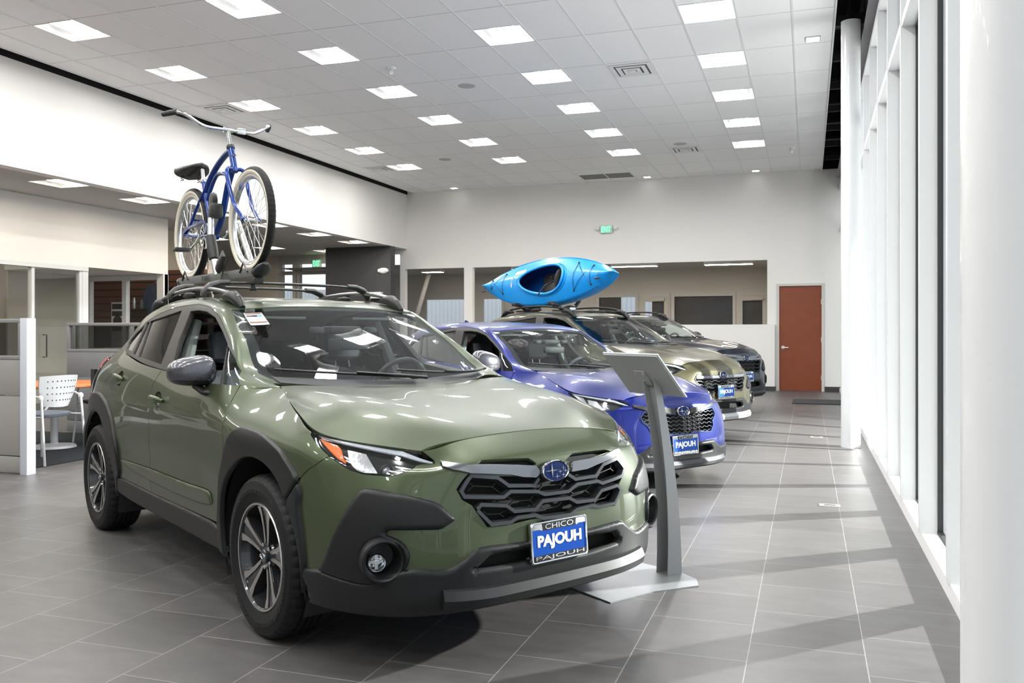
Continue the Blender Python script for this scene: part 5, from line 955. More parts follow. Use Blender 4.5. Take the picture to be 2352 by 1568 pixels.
    # ---- mirrors
    for sg in (-1, 1):
        b = MB(); nu, nv = 20, 14; V = []; cx, cy, cz = wp(-.765, sg*.917, 1.114)
        # ovoid shell, fuller towards the front, flat at the glass
        for j in range(nv+1):
            t = -pi/2+pi*j/nv
            for i in range(nu):
                a = 2*pi*i/nu; ca, sa, ct, st = cos(a), sin(a), cos(t), sin(t)
                sx = abs(ct)**.75*abs(ca)**.85*np.sign(ca); sy = abs(ct)**.75*abs(sa)**.75*np.sign(sa); sz = abs(st)**.7*np.sign(st)
                x = .078*sx if sx > 0 else .040*sx
                wz = .080*(1-.16*(sy*sg*1.0+.0)*1) if sz > 0 else .068
                V.append((cx+x+.02*sy*sg*-1, cy+.115*sy, cz+wz*sz*(1-.10*sy*sg)))
        F = [(j*nu+i, j*nu+(i+1) % nu, (j+1)*nu+(i+1) % nu, (j+1)*nu+i) for j in range(nv) for i in range(nu)]
        zc = cz-.018
        mo = b.add(V, F, 0); mi = [1 if np.mean([V[q][2] for q in f]) < zc-.016 else 0 for f in F]; b.mi = mi
        o = b.build('side_mirror', [mirror_mat, glossblk], root, recalc=True)
        st_ = MB(); a0 = wp(-.70, sg*.83, 1.030); a1 = wp(-.755, sg*.90, 1.050)
        st_.tube([a0+Vector((.0, 0, -.015)), (a0+a1)/2+Vector((0, 0, -.022)), a1], [.055, .045, .04], 12, flat=((0, 0, 1), .40)); st_.build('mirror_stalk', tr, o)
        gb_ = MB(); gb_.bbox((cx-.036, cy-sg*.008, cz-.004), (.006, .15, .095), .002); gb_.build('mirror_glass', chrome, o)
    # ---- door handles
    for k, dr in (('pt_hf', d1), ('pt_hr', d2)):
        for s_, d_ in ((1, d1[0] if k == 'pt_hf' else d2[0]), (-1, d1[1] if k == 'pt_hf' else d2[1])):
            c = K(k)[0]*[s_, 1]; q = c+np.array([(t, .004*(1-(t/.09)**2)) for t in np.linspace(-.095, .095, 11)]); n_ = S.nrm(q)
            P_ = on(S, q, 0)+n_*(.004+.026*(1-(np.linspace(-1, 1, 11))**4))[:, None]
            hb = MB().tube(P_, [.010]+[.0155]*9+[.010], 12, flat=(tuple(n_[5]), .65)); hb.build('door_handle', colour, d_)
            Mh = Matrix.Translation(on(S, c, 0)[0]) @ Vector(S.nrm(c)[0]).to_track_quat('Z', 'Y').to_matrix().to_4x4()
            ax_ = (Vector(S.ev(c+[.02, 0])[0])-Vector(S.ev(c)[0])).normalized(); Mh = frame(on(S, c, 0)[0], ax_, Vector(S.nrm(c)[0]).cross(ax_))
            cc = MB(); cc.lathe([(.001,-.026),(.5,-.022),(.8,-.013),(.96,-.003),(1.04,-.0012)], 30, Mh @ Matrix.Diagonal((.062, .037, 1, 1))); cc.build('handle_recess', colour, d_, recalc=False)
    # ---- wipers and cowl
    cw, = pan('cowl', G, np.array([[.0, -.55], [.10, -.55], [.06, 0], [.10, .55], [.0, .55]]), dashm, gap=0, flange=0, lift=.004, ds=.05)
    for y0, y1, x1 in ((.05, -.52, .165), (.55, -.02, .135)):
        us2 = np.linspace(0, 1, 12); q = np.array([(.055+(x1-.055)*t**1.3, (y0+(y1-y0)*t)) for t in us2])
        wb = MB().tube(on(G, q, .022), [.010]+[.0075]*10+[.006], 8, flat=((0, 0, 1), .8))
        wo = wb.build('wiper', mat('wiper_black', (.012,.012,.013), .4), root)
        q2 = np.array([(.02+(x1-.02)*.55*t, y0+.04+(y1-y0-.04)*.55*t) for t in us2]); MB().tube(on(G, q2, .034), [.014]*6+[.009]*6, 8, flat=((0, 0, 1), .6)).build('wiper_arm', mat('wiper_black', (.012,.012,.013), .4), wo)
    # ---- roof rails, fin
    if opts.get('rails', True):
        rz = opts.get('railh', .052)
        for sg in (-1, 1):
            xs = np.linspace(-1.16, -2.62, 22); ys = [.535-.02*abs((x+1.9)/.75)**2 for x in xs]
            def ztop(x, y):
                q = G.inv([(x, sg*y)], (0, 1))[0]; return G.ev([q])[0]
            base = [ztop(x, y) for x, y in zip(xs, ys)]
            P_ = [Vector((b[0], b[1], b[2]+rz-.006*abs((i-10.5)/10.5)**3)) for i, b in enumerate(base)]
            rl = MB().tube(P_, .0165, 12, flat=((0, 0, 1), .85)); ro = rl.build('roof_rail', opts.get('railmat', smoke), root)
            for ends in (base[:5], base[-5:], base[9:13]):
                pts = [Vector(b) for b in ends]
                if ends is not base[9:13] and len(ends) == 5:
                    a_, b__ = (pts[0]+Vector((.055, 0, -.012)), pts) if ends[0][0] > -1.5 else (pts[-1]+Vector((-.07, 0, -.010)), pts[::-1])
                    s2 = b__[1:][::1] if ends[0][0] > -1.5 else b__[1:]
                    ft = MB().tube([a_, b__[0]+Vector((0, 0, rz*.45)), b__[1]+Vector((0, 0, rz*.72)), b__[2]+Vector((0, 0, rz*.6)), b__[3]+Vector((0, 0, rz*.35))], [.016, .032, .036, .030, .014], 12, flat=((0, 0, 1), 1.0))
                else: ft = MB().tube([p_+Vector((0, 0, rz*.35)) for p_ in pts], [.012, .024, .024, .012], 10)
                ft.build('rail_foot', tr, ro)
    if opts.get('fin', True):
        c = G.ev([G.inv([(-2.42, 0)], (0, 1))[0]])[0]; MB().add([(c[0]+.09, 0, c[2]-.004), (c[0]-.08, .028, c[2]-.012), (c[0]-.08, -.028, c[2]-.012), (c[0]-.075, 0, c[2]+.06), (c[0]-.03, 0, c[2]+.052)], [(0, 1, 3, 4), (0, 4, 3, 2), (1, 2, 3), (0, 2, 1)]).build('antenna_fin', colour, root)
    # ---- wheels
    wh = opts['wheel']; wb_ = opts.get('wb', 2.67); tk = opts.get('track', .785); R_ = opts.get('R', .345)
    first = None
    for x in (0, -wb_):
        for sg in (-1, 1):
            base = wh['root'].copy(); C.objects.link(base); base.parent = root; base.location = (x, sg*tk, R_)
            base.rotation_euler = (pi/2 if sg < 0 else -pi/2, opts.get('spin', 0)*(1 if sg < 0 else -1), 0); base.rotation_mode = 'XYZ'
            for ch in wh['kids']:
                c = ch.copy(); C.objects.link(c); c.parent = base
    # wheel wells
    for x, rad in ((-.02, .44), (-wb_, .45)):
        for sg in (-1, 1):
            ww = MB(); A_ = [radians(-25+230*k/30) for k in range(31)]; V = []
            for yy in (.865, .56): V += [(x+rad*cos(t), sg*yy, .36+rad*sin(t)) for t in A_]
            V += [(x, sg*.56, .36)]; ww.add(V, [(k, k+1, 31+k+1, 31+k) for k in range(30)]+[(62, 31+k, 31+k+1) for k in range(30)]); o = ww.build('wheel_well', undm, root)
    # underbody and cabin tub
    ub = MB(); ub.box((-3.3, -.62, .26), (.70, .62, .34)); ub.box((-3.35, -.80, .24), (-3.15, .80, .50)); ub.box((-2.25, -.84, .31), (-.42, .84, .40))
    ub.box((-.40, -.62, .34), (.72, .62, .66)); o = ub.build('underbody', undm, root, smooth=False)
    MBc = MB(); MBc.box((-3.2, -.80, .42), (-3.1, .80, 1.05)); MBc.box((-.42, -.74, .40), (-.36, .74, .97))
    for sg in (-1, 1): MBc.box((-3.0, sg*.78-.015, .40), (-.62, sg*.78+.015, 1.0))
    cb = MBc.build('cabin_trim', fabricblk, root, smooth=False)
    if opts.get('warp'): 
        for o_ in (o, cb): 
            for q in o_.data.vertices: q.co = W(np.array([q.co[:]]))[0]
    if opts.get('sticker'):
        for nm, k in (('windshield_sticker', 'sticker'), ('stock_tag', 'vin')):
            q = K(k)
            V, F, Nn = panel_arrays(G, q, ds=.03, gap=0, lift=.0015, flange=0); so_ = nmesh(nm, V, F, Nn, mat('white_print', (.85,.86,.87), .4), wsg)
            def strip(v0, v1, h0, h1, m, n2): # v along the height 0 top..1 bottom, h across
                A, B_, C_, D_ = [np.array(t) for t in (q[0], q[1], q[2], q[3])]
                f = lambda h, v: (A+(B_-A)*h)*(1-v)+(D_+(C_-D_)*h)*v
                P_ = np.array([f(h0, v0), f(h1, v0), f(h1, v1), f(h0, v1)]); V, F, Nn = panel_arrays(G, P_, ds=.02, gap=0, lift=.0028, flange=0); nmesh(n2, V, F, Nn, m, wsg)
            if nm == 'windshield_sticker':
                strip(.03, .15, .03, .97, mat('sticker_brown', (.12,.05,.03), .5), 'sticker_band'); strip(.22, .34, .05, .62, glossblk, 'sticker_band'); strip(.22, .34, .62, .92, mat('sticker_teal', (.0,.22,.35), .5), 'sticker_band'); strip(.74, .86, .03, .97, mat('sticker_brown', (.12,.05,.03), .5), 'sticker_band')
                VV, FF = textmesh('stargard', .05, 0.); A, B_, C_, D_ = [np.array(t) for t in (q[0], q[1], q[2], q[3])]; ux = VV[:, 0]/(VV[:, 0].max()*2)*.86+.5; vy = .57-VV[:, 1]/(VV[:, 1].max()*2)*.17
                uvp = (A+(B_-A)*ux[:, None])*(1-vy)[:, None]+(D_+(C_-D_)*ux[:, None])*vy[:, None]; MB().add(G.ev(uvp)+G.nrm(uvp)*.0032, FF).build('sticker_lettering', mat('sticker_dark_red', (.10,.015,.02), .5), wsg, smooth=False)
            else:
                for v_ in (.25, .6): strip(v_, v_+.15, .12, .88, satin, 'tag_print')
    # ---- interior
    seatm = opts.get('seat', fabric)
    def T_(x, y, z): return wp(x, y, z)
    ds_ = MB(); pr = [(-.40,.99),(-.55,1.005),(-.72,1.0),(-.84,.965),(-.90,.90),(-.92,.70),(-.80,.50)]
    V = []; ny = 24
    for j in range(ny+1):
        y = -.73+1.46*j/ny; hump = .035*math.exp(-((y-.37)/.17)**2)
        for x, z in pr: V.append(T_(x, y, z+(hump if z > .9 and x < -.5 else 0)))
    m_ = len(pr); ds_.add(V, [(j*m_+i, j*m_+i+1, (j+1)*m_+i+1, (j+1)*m_+i) for j in range(ny) for i in range(m_-1)]); do = ds_.build('dashboard', dashm, root, recalc=False)
    scn = MB(); scn.bbox(T_(-.86, 0, .90), (.03, .20, .26), .01); scn.build('centre_screen', glossblk, do)
    Ms = Matrix.Translation(T_(-.90, .37, .985)) @ Matrix.Rotation(radians(-66), 4, 'Y')
    sw = MB(); sw.tube([Ms @ Vector((.182*cos(2*pi*k/40), .182*sin(2*pi*k/40), 0)) for k in range(40)], .0155, 10, closed=True)
    sw.bbox((0, 0, -.01), (.12, .15, .04), .015, Ms); sw.bbox((0, .11, -.006), (.035, .12, .012), .004, Ms); sw.bbox((0, -.11, -.006), (.035, .12, .012), .004, Ms); sw.bbox((-.10, 0, -.006), (.12, .04, .012), .004, Ms)
    so = sw.build('steering_wheel', mat('leather_wheel', (.05,.055,.06), .38), root)
    cl_ = MB(); cl_.tube([Ms @ Vector((0, 0, -.02)), Ms @ Vector((0, 0, -.20))], .04, 12); cl_.build('steering_column', dashm, so)
    def seat(x, y, wdt, back=.60, rake=.24):
        s_ = MB(); nu, nv = 13, 12
        def cushion(o, ax, ay, az, L, Wd, Th, taper=.85):
            V = []; ax, ay, az = Vector(ax), Vector(ay), Vector(az)
            for j in range(nv+1):
                v = j/nv; wv = Wd*(1-(1-taper)*v**2)/2; 
                for i in range(nu):
                    a = 2*pi*i/nu; ca = cos(a); sa = sin(a); ex = abs(ca)**.45*np.sign(ca); ey = abs(sa)**.45*np.sign(sa)
                    rnd = (1-(max(0, abs(2*v-1)-.72)/.28)**2.4)**.5 if abs(2*v-1) < 1 else .05
                    bol = 1+.35*abs(ex)**4
                    V.append(Vector(o)+az*(L*v)+ay*(wv*ex*(.6+.4*rnd))+ax*(Th/2*ey*bol*rnd))
            F = [(j*nu+i, j*nu+(i+1) % nu, (j+1)*nu+(i+1) % nu, (j+1)*nu+i) for j in range(nv) for i in range(nu)]+[tuple(range(nu-1, -1, -1)), tuple(nv*nu+i for i in range(nu))]
            s_.add(V, F)
        cushion(T_(x+.28, y, .55), (0, 0, 1), (0, 1, 0), (-1, 0, -.1), .52, wdt, .15, .95)
        bx = Vector((-sin(rake), 0, cos(rake))); cushion(T_(x-.18, y, .50), (cos(rake), 0, sin(rake)), (0, 1, 0), bx, back, wdt, .13, .74)
        so = s_.build('seat', seatm, root, recalc=True)
        h_ = MB(); s_ = h_
        cushion(T_(x-.18, y, .50)+bx*(back+.045), (cos(rake), 0, sin(rake)), (0, 1, 0), bx, .20, .27, .10, .92); h_.build('headrest', seatm, so, recalc=True)
        MB().tube([T_(x-.18, y-.05, .50)+bx*(back-.03), T_(x-.18, y-.05, .50)+bx*(back+.08)], .006, 6).tube([T_(x-.18, y+.05, .50)+bx*(back-.03), T_(x-.18, y+.05, .50)+bx*(back+.08)], .006, 6).build('headrest_post', chrome, so)
    seat(-1.28, .37, .52); seat(-1.28, -.37, .52); seat(-2.15, .40, .62, .55, .35); seat(-2.15, -.40, .62, .55, .35)
    # pillars inside, belts, camera pods, rear-view mirror
    for sg in (-1, 1):
        pb = MB(); a = T_(-1.50, sg*.745, .95); b = T_(-1.58, sg*.605, 1.38)
        pb.tube([a, b], [.045, .032], 10, flat=((1, 0, 0), 1.2)); po = pb.build('pillar_trim', liner, root)
        MB().bbox(T_(-1.55, sg*.64, 1.20), (.03, .02, .07), .008).build('belt_anchor', mat('grey_anchor', (.25,.26,.27), .4), po)
        MB().tube([T_(-1.55, sg*.625, 1.20), T_(-1.54, sg*.66, .95), T_(-1.50, sg*.70, .6)], .022, 6, flat=((1, 0, 0), 1.).__class__(((0, 1, 0), .12))).build('seat_belt', fabricblk, po)
    hm = MB(); hm.bbox(T_(-.93, 0, 1.325), (.14, .20, .045), .015); ho = hm.build('camera_housing', dashm, root)
    for sg in (-1, 1): MB().bbox(T_(-.90, sg*.17, 1.325), (.06, .07, .035), .01).build('camera_pod', dashm, ho)
    MB().bbox(T_(-.84, 0, 1.245), (.035, .25, .065), .012).build('rear_view_mirror', dashm, root)
    for sg in (-1, 1): MB().bbox(T_(-1.14, sg*.33, 1.395), (.15, .36, .016), .006, None).build('sun_visor', mat('grey_visor', (.10,.11,.11), .8), root)
    return N
def wheel_template(**k):
    P_ = make_wheel(**k); r = None; kids = []
    for mb, nm, ms in P_:
        o = mb.build(nm, ms, None, angle=28); 
        if r is None: r = o
        else: kids.append(o)
    return {'root': r, 'kids': kids}
def wheel_free(t):
    for o in t['kids']+[t['root']]: bpy.data.objects.remove(o)
# ================================================================ things on and around the cars
HX, HY, HYAW = -1.767, 3.960, -0.5606
def car_pt(x, y, z, X=HX, Y=HY, yaw=HYAW):
    return (X+x*cos(yaw)-y*sin(yaw), Y+x*sin(yaw)+y*cos(yaw), z)
blk = mat('satin_black_plastic', (.022,.022,.023), .38); alubar = mat('silver_rack_tube', (.66,.67,.68), .3, .9)
# ---- crossbars on the green car: one thing each
for k, (x, lab) in enumerate(((-1.60, 'black roof crossbar nearest the windshield, under the bike carrier'), (-2.22, 'black roof crossbar behind, further back under the bike carrier'))):
    r = thing('roof_crossbar', lab, 'crossbar', car_pt(x, 0, 1.55), HYAW, 'black crossbars clamped over the roof rails of the green car')
    bar = [(0, y, .068-.030*abs(y/.60)**4) for y in np.linspace(-.44, .44, 17)]
    MB().tube(bar, .022, 14, flat=((0,0,1), .42)).build('bar', blk, r)
    for sg in (-1, 1):
        MB().tube([(0, sg*.40, .066), (0, sg*.46, .062), (0, sg*.515, .042), (0, sg*.552, .008), (0, sg*.560, -.022)], [.026,.032,.036,.034,.026], 12, flat=((0,0,1), .62)).build('bar_foot', blk, r)
# ---- bike carrier
cr = thing('bike_carrier', 'grey upright bike carrier on the green car roof, its arm gripping the bike frame', 'bike rack', car_pt(-2.775, -.22, 1.69), HYAW)
tray = mat('grey_carrier_tray', (.20,.20,.195), .42)
def channel(x0, x1, z0, z1, w=.045, n=8):
    m = MB(); V = []
    for i in range(n+1):
        t = i/n; x = x0+(x1-x0)*t; z = z0+(z1-z0)*t
        for y, h in ((-w,.022),(-w*1.05,.0),(-w*.7,-.030),(0,-.036),(w*.7,-.030),(w*1.05,0),(w,.022),(w*.75,.018),(w*.5,-.008),(0,-.014),(-w*.5,-.008),(-w*.75,.018)): V.append((x, y, z+h))
    k = 12; m.add(V, [(i*k+j, i*k+(j+1) % k, (i+1)*k+(j+1) % k, (i+1)*k+j) for i in range(n) for j in range(k)]+[tuple(range(k)), tuple(n*k+k-1-j for j in range(k))]); return m
channel(-.16, 1.19, .0, .0).build('tray', tray, cr, recalc=True)
for x in (.0, 1.075):
    MB().tube([(x-.06, -.05, .0), (x, -.052, .06), (x+.06, -.05, .0)], .006, 8).build('wheel_strap', blk, cr); 
ef = MB().tube([(1.19, 0, -.006), (1.23, 0, .0), (1.27, 0, .022), (1.30, 0, .045)], [.050, .052, .046, .020], 14, flat=((0,0,1), .62)); ef.build('tray_end_cap', blk, cr)
MB().tube([(-.16, 0, -.006), (-.20, 0, 0), (-.24, 0, .012)], [.050, .048, .02], 14, flat=((0,0,1), .62)).build('tray_end_cap', blk, cr)
VV, FF = textmesh('THULE', .05, .0008, width=.155, height=.036); MB().add([(x+.40, -.0475-z, y-.008) for x, y, z in VV], FF).build('carrier_lettering', glossblk, cr, smooth=False)
VV, FF = textmesh('THULE', .05, .0008, width=.045, height=.012); MB().add([(1.262, -x-.0, y+.006) for x, y, z in VV], FF).build('end_cap_lettering', whitem, cr, smooth=False)
A0, A1, A2, A3 = Vector((.70,-.075,.0)), Vector((.66,-.082,.10)), Vector((.60,-.082,.27)), Vector((.585,-.06,.42))
MB().tube([A0, A1], .024, 14).build('arm_tube', alubar, cr); MB().tube([Vector((.655,-.082,.11)), Vector((.635,-.083,.16)), Vector((.60,-.082,.265))], [.032,.036,.030], 14).build('arm_sleeve', blk, cr)
MB().tube([A2, Vector((.585,-.075,.385))], .022, 14).build('arm_tube', alubar, cr)
MB().tube([(.94,.075,.02), (.70,.06,.36)], .021, 14).build('brace_tube', alubar, cr)
MB().bbox((.605,-.052,.435), (.085,.085,.10), .02).build('frame_clamp', blk, cr); MB().lathe([(.001,.02),(.045,.018),(.052,0),(.045,-.018),(.001,-.02)], 24, Matrix.Translation((.57,-.055,.50)) @ Matrix.Rotation(pi/2, 4, 'X') @ Matrix.Diagonal((.75,1.25,1,1))).build('clamp_dial', blk, cr)
MB().tube([(.735,-.085,.035), (.79,-.09,.07), (.82,-.085,.115), (.80,-.08,.15)], [.036,.040,.034,.010], 12, flat=((0,1,0), .5)).build('release_lever', blk, cr)
MB().tube([(.86,-.06,.10), (.80,-.075,.02), (.76,-.085,-.075)], [.004,.010,.004], 8, flat=((0,1,0), .3)).build('strap_tail', blk, cr)
for x in (1.175, .555):
    m = MB(); m.bbox((x, 0, -.055), (.055, .06, .045), .008); m.lathe([(.001,-.12),(.022,-.12),(.026,-.108),(.016,-.098),(.010,-.08)], 14, Matrix.Translation((x, -.03, 0))); m.build('bar_clamp', blk, cr)
# ---- the bike
bk = thing('cruiser_bicycle', 'royal blue cruiser bicycle with cream-walled tyres standing upright on the car roof', 'bicycle', car_pt(-2.775, -.22, 1.69), HYAW)
blue = paint('royal_blue_enamel', (.002,.035,.22), .3, .25); cream = mat('cream_tyre_wall', (.62,.58,.47), .5)
BR = .33; XA = 1.075
def bwheel(x, nm):
    w_ = MB(); n = 96; r_ = .024
    M = Matrix.Translation((x, 0, BR)) @ Matrix.Rotation(pi/2, 4, 'X')
    prof = []
    for k in range(17): a = radians(-145+290*k/16); prof.append((BR-.024+.026*cos(a), .026*sin(a)))
    V = []; 
    for i, (r, z) in enumerate(prof):
        for k in range(n*2):
            a = 2*pi*k/(n*2); tread = 5 <= i <= 11; rr = r+(.0042 if tread and ((k+ (i % 2)*1) % 3 < 2) else (-.001 if tread else 0)); V.append(M @ Vector((rr*cos(a), rr*sin(a), z)))
    nn = n*2; mi = []; F = []
    for i in range(16):
        for k in range(nn): F.append((i*nn+k, i*nn+(k+1) % nn, (i+1)*nn+(k+1) % nn, (i+1)*nn+k)); mi.append(0 if 4 <= i <= 11 else 1)
    w_.add(V, F); w_.mi = mi; wo = w_.build(nm, [rubber, cream], bk, angle=60)
    rim = MB().lathe([(BR-.050,-.012),(BR-.044,-.017),(BR-.058,-.016),(BR-.070,-.008),(BR-.073,0),(BR-.070,.008),(BR-.058,.016),(BR-.044,.017),(BR-.050,.012)], 72, M); rim.build('rim', mat('polished_rim', (.75,.76,.77), .22, .9), wo)
    sp = MB()
    for k in range(36):
        a = 2*pi*k/36; sd = 1 if k % 2 else -1; b = a+(1.15 if (k//2) % 2 else -1.15)
        sp.tube([M @ Vector((.020*cos(b), .020*sin(b), sd*.030)), M @ Vector(((BR-.068)*cos(a), (BR-.068)*sin(a), sd*.004))], .0011, 5, cap=False)
    so = sp.build('spokes', mat('spoke_steel', (.75,.75,.76), .25, 1.), wo); so['kind'] = 'stuff'
    MB().lathe([(.001,-.052),(.008,-.052),(.008,-.036),(.022,-.034),(.022,-.028),(.012,-.024),(.012,.024),(.022,.028),(.022,.034),(.008,.036),(.008,.052),(.001,.052)], 24, M).build('hub', chrome, wo)
    return wo
bwheel(0, 'rear_wheel'); bwheel(XA, 'front_wheel')
HT0, HT1 = Vector((.735,0,.845)), Vector((.800,0,.700)); BB = Vector((.415,0,.285)); ST = Vector((.235,0,.690)); 
def smooth(P, k=8): return [Vector(p) for p in catmull([tuple(p) for p in P], k=k)]
fr = MB(); fr.tube([HT0, HT1], .021, 16); fr.tube(smooth([(.745,0,.825), (.62,0,.800), (.47,0,.745), (.33,0,.66), (.235,0,.56)]), .0205, 14)
fr.tube(smooth([HT1+Vector((-.01,0,.02)), (.69,0,.60), (.60,0,.43), (.50,0,.32), BB]), .0215, 14); fr.tube([BB, ST], .017, 14)
fr.tube(smooth([(.70,0,.655), (.60,0,.690), (.48,0,.690), (.36,0,.60), (.262,0,.49)]), .013, 12)
for sg in (-1, 1):
    fr.tube(smooth([(.30,sg*.012,.625), (.18,sg*.03,.50), (.07,sg*.045,.37), (.0,sg*.055,.325)]), .010, 10); fr.tube([(.0,sg*.055,.325), (.20,sg*.045,.295), BB], .010, 10); fr.tube([(.115,-.036,.425),(.115,.036,.425)], .007, 8)
fr.lathe([(.001,-.038),(.024,-.038),(.024,.038),(.001,.038)], 20, Matrix.Translation(BB) @ Matrix.Rotation(pi/2, 4, 'X')); fr.build('frame', blue, bk)
hb_ = MB(); M = frame((HT0+HT1)/2+Vector((.0205,0,.012)), (0,1,0), (-.42,0,1)); add_emblem(M, .036, .022, bk, 'head_badge')
fk = MB()
for sg in (-1, 1): fk.tube(smooth([(.800,sg*.012,.688), (.808,sg*.045,.690), (.828,sg*.062,.655), (.88,sg*.062,.545), (.955,sg*.058,.43), (XA-.015,sg*.052,.345), (XA,sg*.052,.328)]), [.016]*20+[.014]*8+[.012]*8+[.009]*7 if False else .0135, 12)
fk.tube([(.795,0,.705),(.806,0,.672)], .022, 14); fk.build('fork', blue, bk)
st = MB(); st.tube([HT0, HT0+Vector((-.028,0,.075)), HT0+Vector((-.045,0,.118))], [.014,.0125,.0125], 14); st.tube([HT0+Vector((-.045,-.03,.122)), HT0+Vector((-.045,.03,.122))], .0185, 14); st.build('stem', chrome, bk)
MB().lathe([(.001,.012),(.026,.010),(.028,0),(.026,-.012),(.001,-.014)], 20, frame(HT0, (1,0,.43), (0,1,0))).build('headset', blk, bk)
hz = HT0.z+.122; hx = HT0.x-.045
hbar = MB(); hpts = smooth([(hx-.185,-.355,hz+.085), (hx-.075,-.315,hz+.085), (hx-.01,-.27,hz+.06), (hx+.005,-.17,hz+.004), (hx,-.05,hz), (hx,.05,hz), (hx+.005,.17,hz+.004), (hx-.01,.27,hz+.06), (hx-.075,.315,hz+.085), (hx-.185,.355,hz+.085)]); hbar.tube(hpts, .0115, 12); hbar.build('handlebar', chrome, bk)
for sg in (-1, 1): MB().tube([(hx-.070,sg*.314,hz+.085), (hx-.115,sg*.331,hz+.086), (hx-.195,sg*.359,hz+.086)], [.0165,.0185,.0165], 14).build('grip', mat('black_grip', (.025,.025,.026), .6), bk)
MB().bbox((hx+.016, .085, hz), (.022,.055,.040), .006).build('front_reflector', mat('clear_reflector', (.75,.76,.78), .12, .6, coat=1.), bk)
MB().tube([ST+Vector((.016,0,-.04)), ST+Vector((-.03,0,.085))], .0125, 12).build('seat_post', chrome, bk)
MB().bbox((ST.x, 0, ST.z), (.045,.045,.035), .008).build('seat_clamp', chrome, bk)
sd = MB(); V = []; n = 22; m = 20
for i in range(n+1):
    t = i/n; x = .02+.28*t-.09; w = .118*(1-t)**.55*(min(1, t*9+.35))+.020*min(1,t*2)*(1 if t < 1 else .6); w *= min(1, ((1-t)*14)**.5+.0) if t > .93 else 1
    top = .805+.030*(1-t)**2+.018*t; bt = .072*(1-t)**.8+.026
    for j in range(m):
        a = 2*pi*j/m; ca, sa = cos(a), sin(a); V.append((x, w*ca, top-bt/2+bt/2*(abs(sa)**.75*np.sign(sa))-(.012*(1-abs(ca)**2) if False else 0)))
sd.add(V, [(i*m+j, i*m+(j+1) % m, (i+1)*m+(j+1) % m, (i+1)*m+j) for i in range(n) for j in range(m)]+[tuple(range(m)), tuple(n*m+m-1-j for j in range(m))]); so = sd.build('saddle', mat('black_vinyl_saddle', (.03,.029,.028), .42), bk, recalc=True, angle=60)
for sg in (-1, 1): MB().tube([(.0,sg*.05,.755),(.06,sg*.03,.745),(.17,sg*.012,.765)], .004, 6).build('saddle_rail', blk, so)
for sg in (-1, 1): MB().tube([(-.03+.006*sin(k*.7)*0,sg*.06+.012*cos(k*1.2),.765-.0035*k+.012*sin(k*1.2)*.0) for k in range(14)], .003, 6).build('saddle_spring', blk, so)
# cranks, ring, chain guard, pedals
cy = -.060; MBr = Matrix.Translation(BB+Vector((0,-.055,0))) @ Matrix.Rotation(pi/2, 4, 'X')
ring = MB().lathe([(.080,-.002),(.092,-.002),(.092,.002),(.080,.002),(.080,-.002)], 60, MBr); 
for k in range(5): a = 2*pi*k/5; ring.tube([MBr @ Vector((.018*cos(a),.018*sin(a),0)), MBr @ Vector((.083*cos(a),.083*sin(a),0))], .006, 6)
ring.build('chainring', chrome, bk)
MB().tube([BB+Vector((0,-.085,0)), BB+Vector((-.07,-.090,-.045)), BB+Vector((-.155,-.098,-.085))], [.012,.010,.011], 10).build('crank', chrome, bk); MB().tube([BB+Vector((0,.075,0)), BB+Vector((.155,.09,.085))], .010, 10).build('crank', chrome, bk)
for c, in ((BB+Vector((-.165,-.158,-.09)),), (BB+Vector((.165,.150,.09)),)): MB().bbox(c, (.075,.100,.028), .006).build('pedal', blk, bk)
cg = MB(); ol = [(.0,.345),(.10,.372),(.36,.392),(.44,.388),(.50,.34),(.515,.285),(.49,.235),(.475,.232),(.497,.285),(.484,.335),(.435,.370),(.36,.372),(.11,.352),(.03,.330),(.03,.312),(.0,.305)]
cg.prism([(x,z) for x, z in ol], .0, .004, Matrix(((1,0,0,0),(0,0,-1,-.068),(0,1,0,0),(0,0,0,1)))); cgo = cg.build('chain_guard', blue, bk, smooth=False)
VV, FF = textmesh('SUBARU', .05, .0005, width=.15, height=.012); MB().add([(x+.22, -.0728-z, y+.368+x*.07) for x, y, z in VV], FF).build('guard_lettering', mat('silver_print', (.6,.65,.75), .3, .5), cgo, smooth=False)
ch = MB(); ch.tube([(.0,-.055,.360),(.415,-.055,.372)], .003, 6); ch.tube([(.0,-.055,.300),(.415,-.055,.200)], .0035, 6); ch.build('chain', mat('chain_steel', (.2,.2,.2), .4, .9), bk)
# ---- display stand
rd, ad = Vector((.65,.75,0)).normalized(), Vector((.75,-.65,0)).normalized(); sg_ = mat('silver_grey_sheet', (.33,.34,.345), .38, .25)
sb = Vector((-.715, 4.755, 0)); stn = thing('display_stand', 'silver grey stand with curved post and tilted panel, in front of the green car', 'stand', tuple(sb))
bs = MB().prism([(x-sb.x, y-sb.y) for x, y in ((-1.28,4.43),(-.905,4.15),(-.85,4.23),(-.74,4.395),(-.535,4.575),(-.56,4.69),(-.66,4.80),(-.89,4.92),(-1.02,4.85))], 0, .006); bs.build('stand_base', sg_, stn, smooth=False)
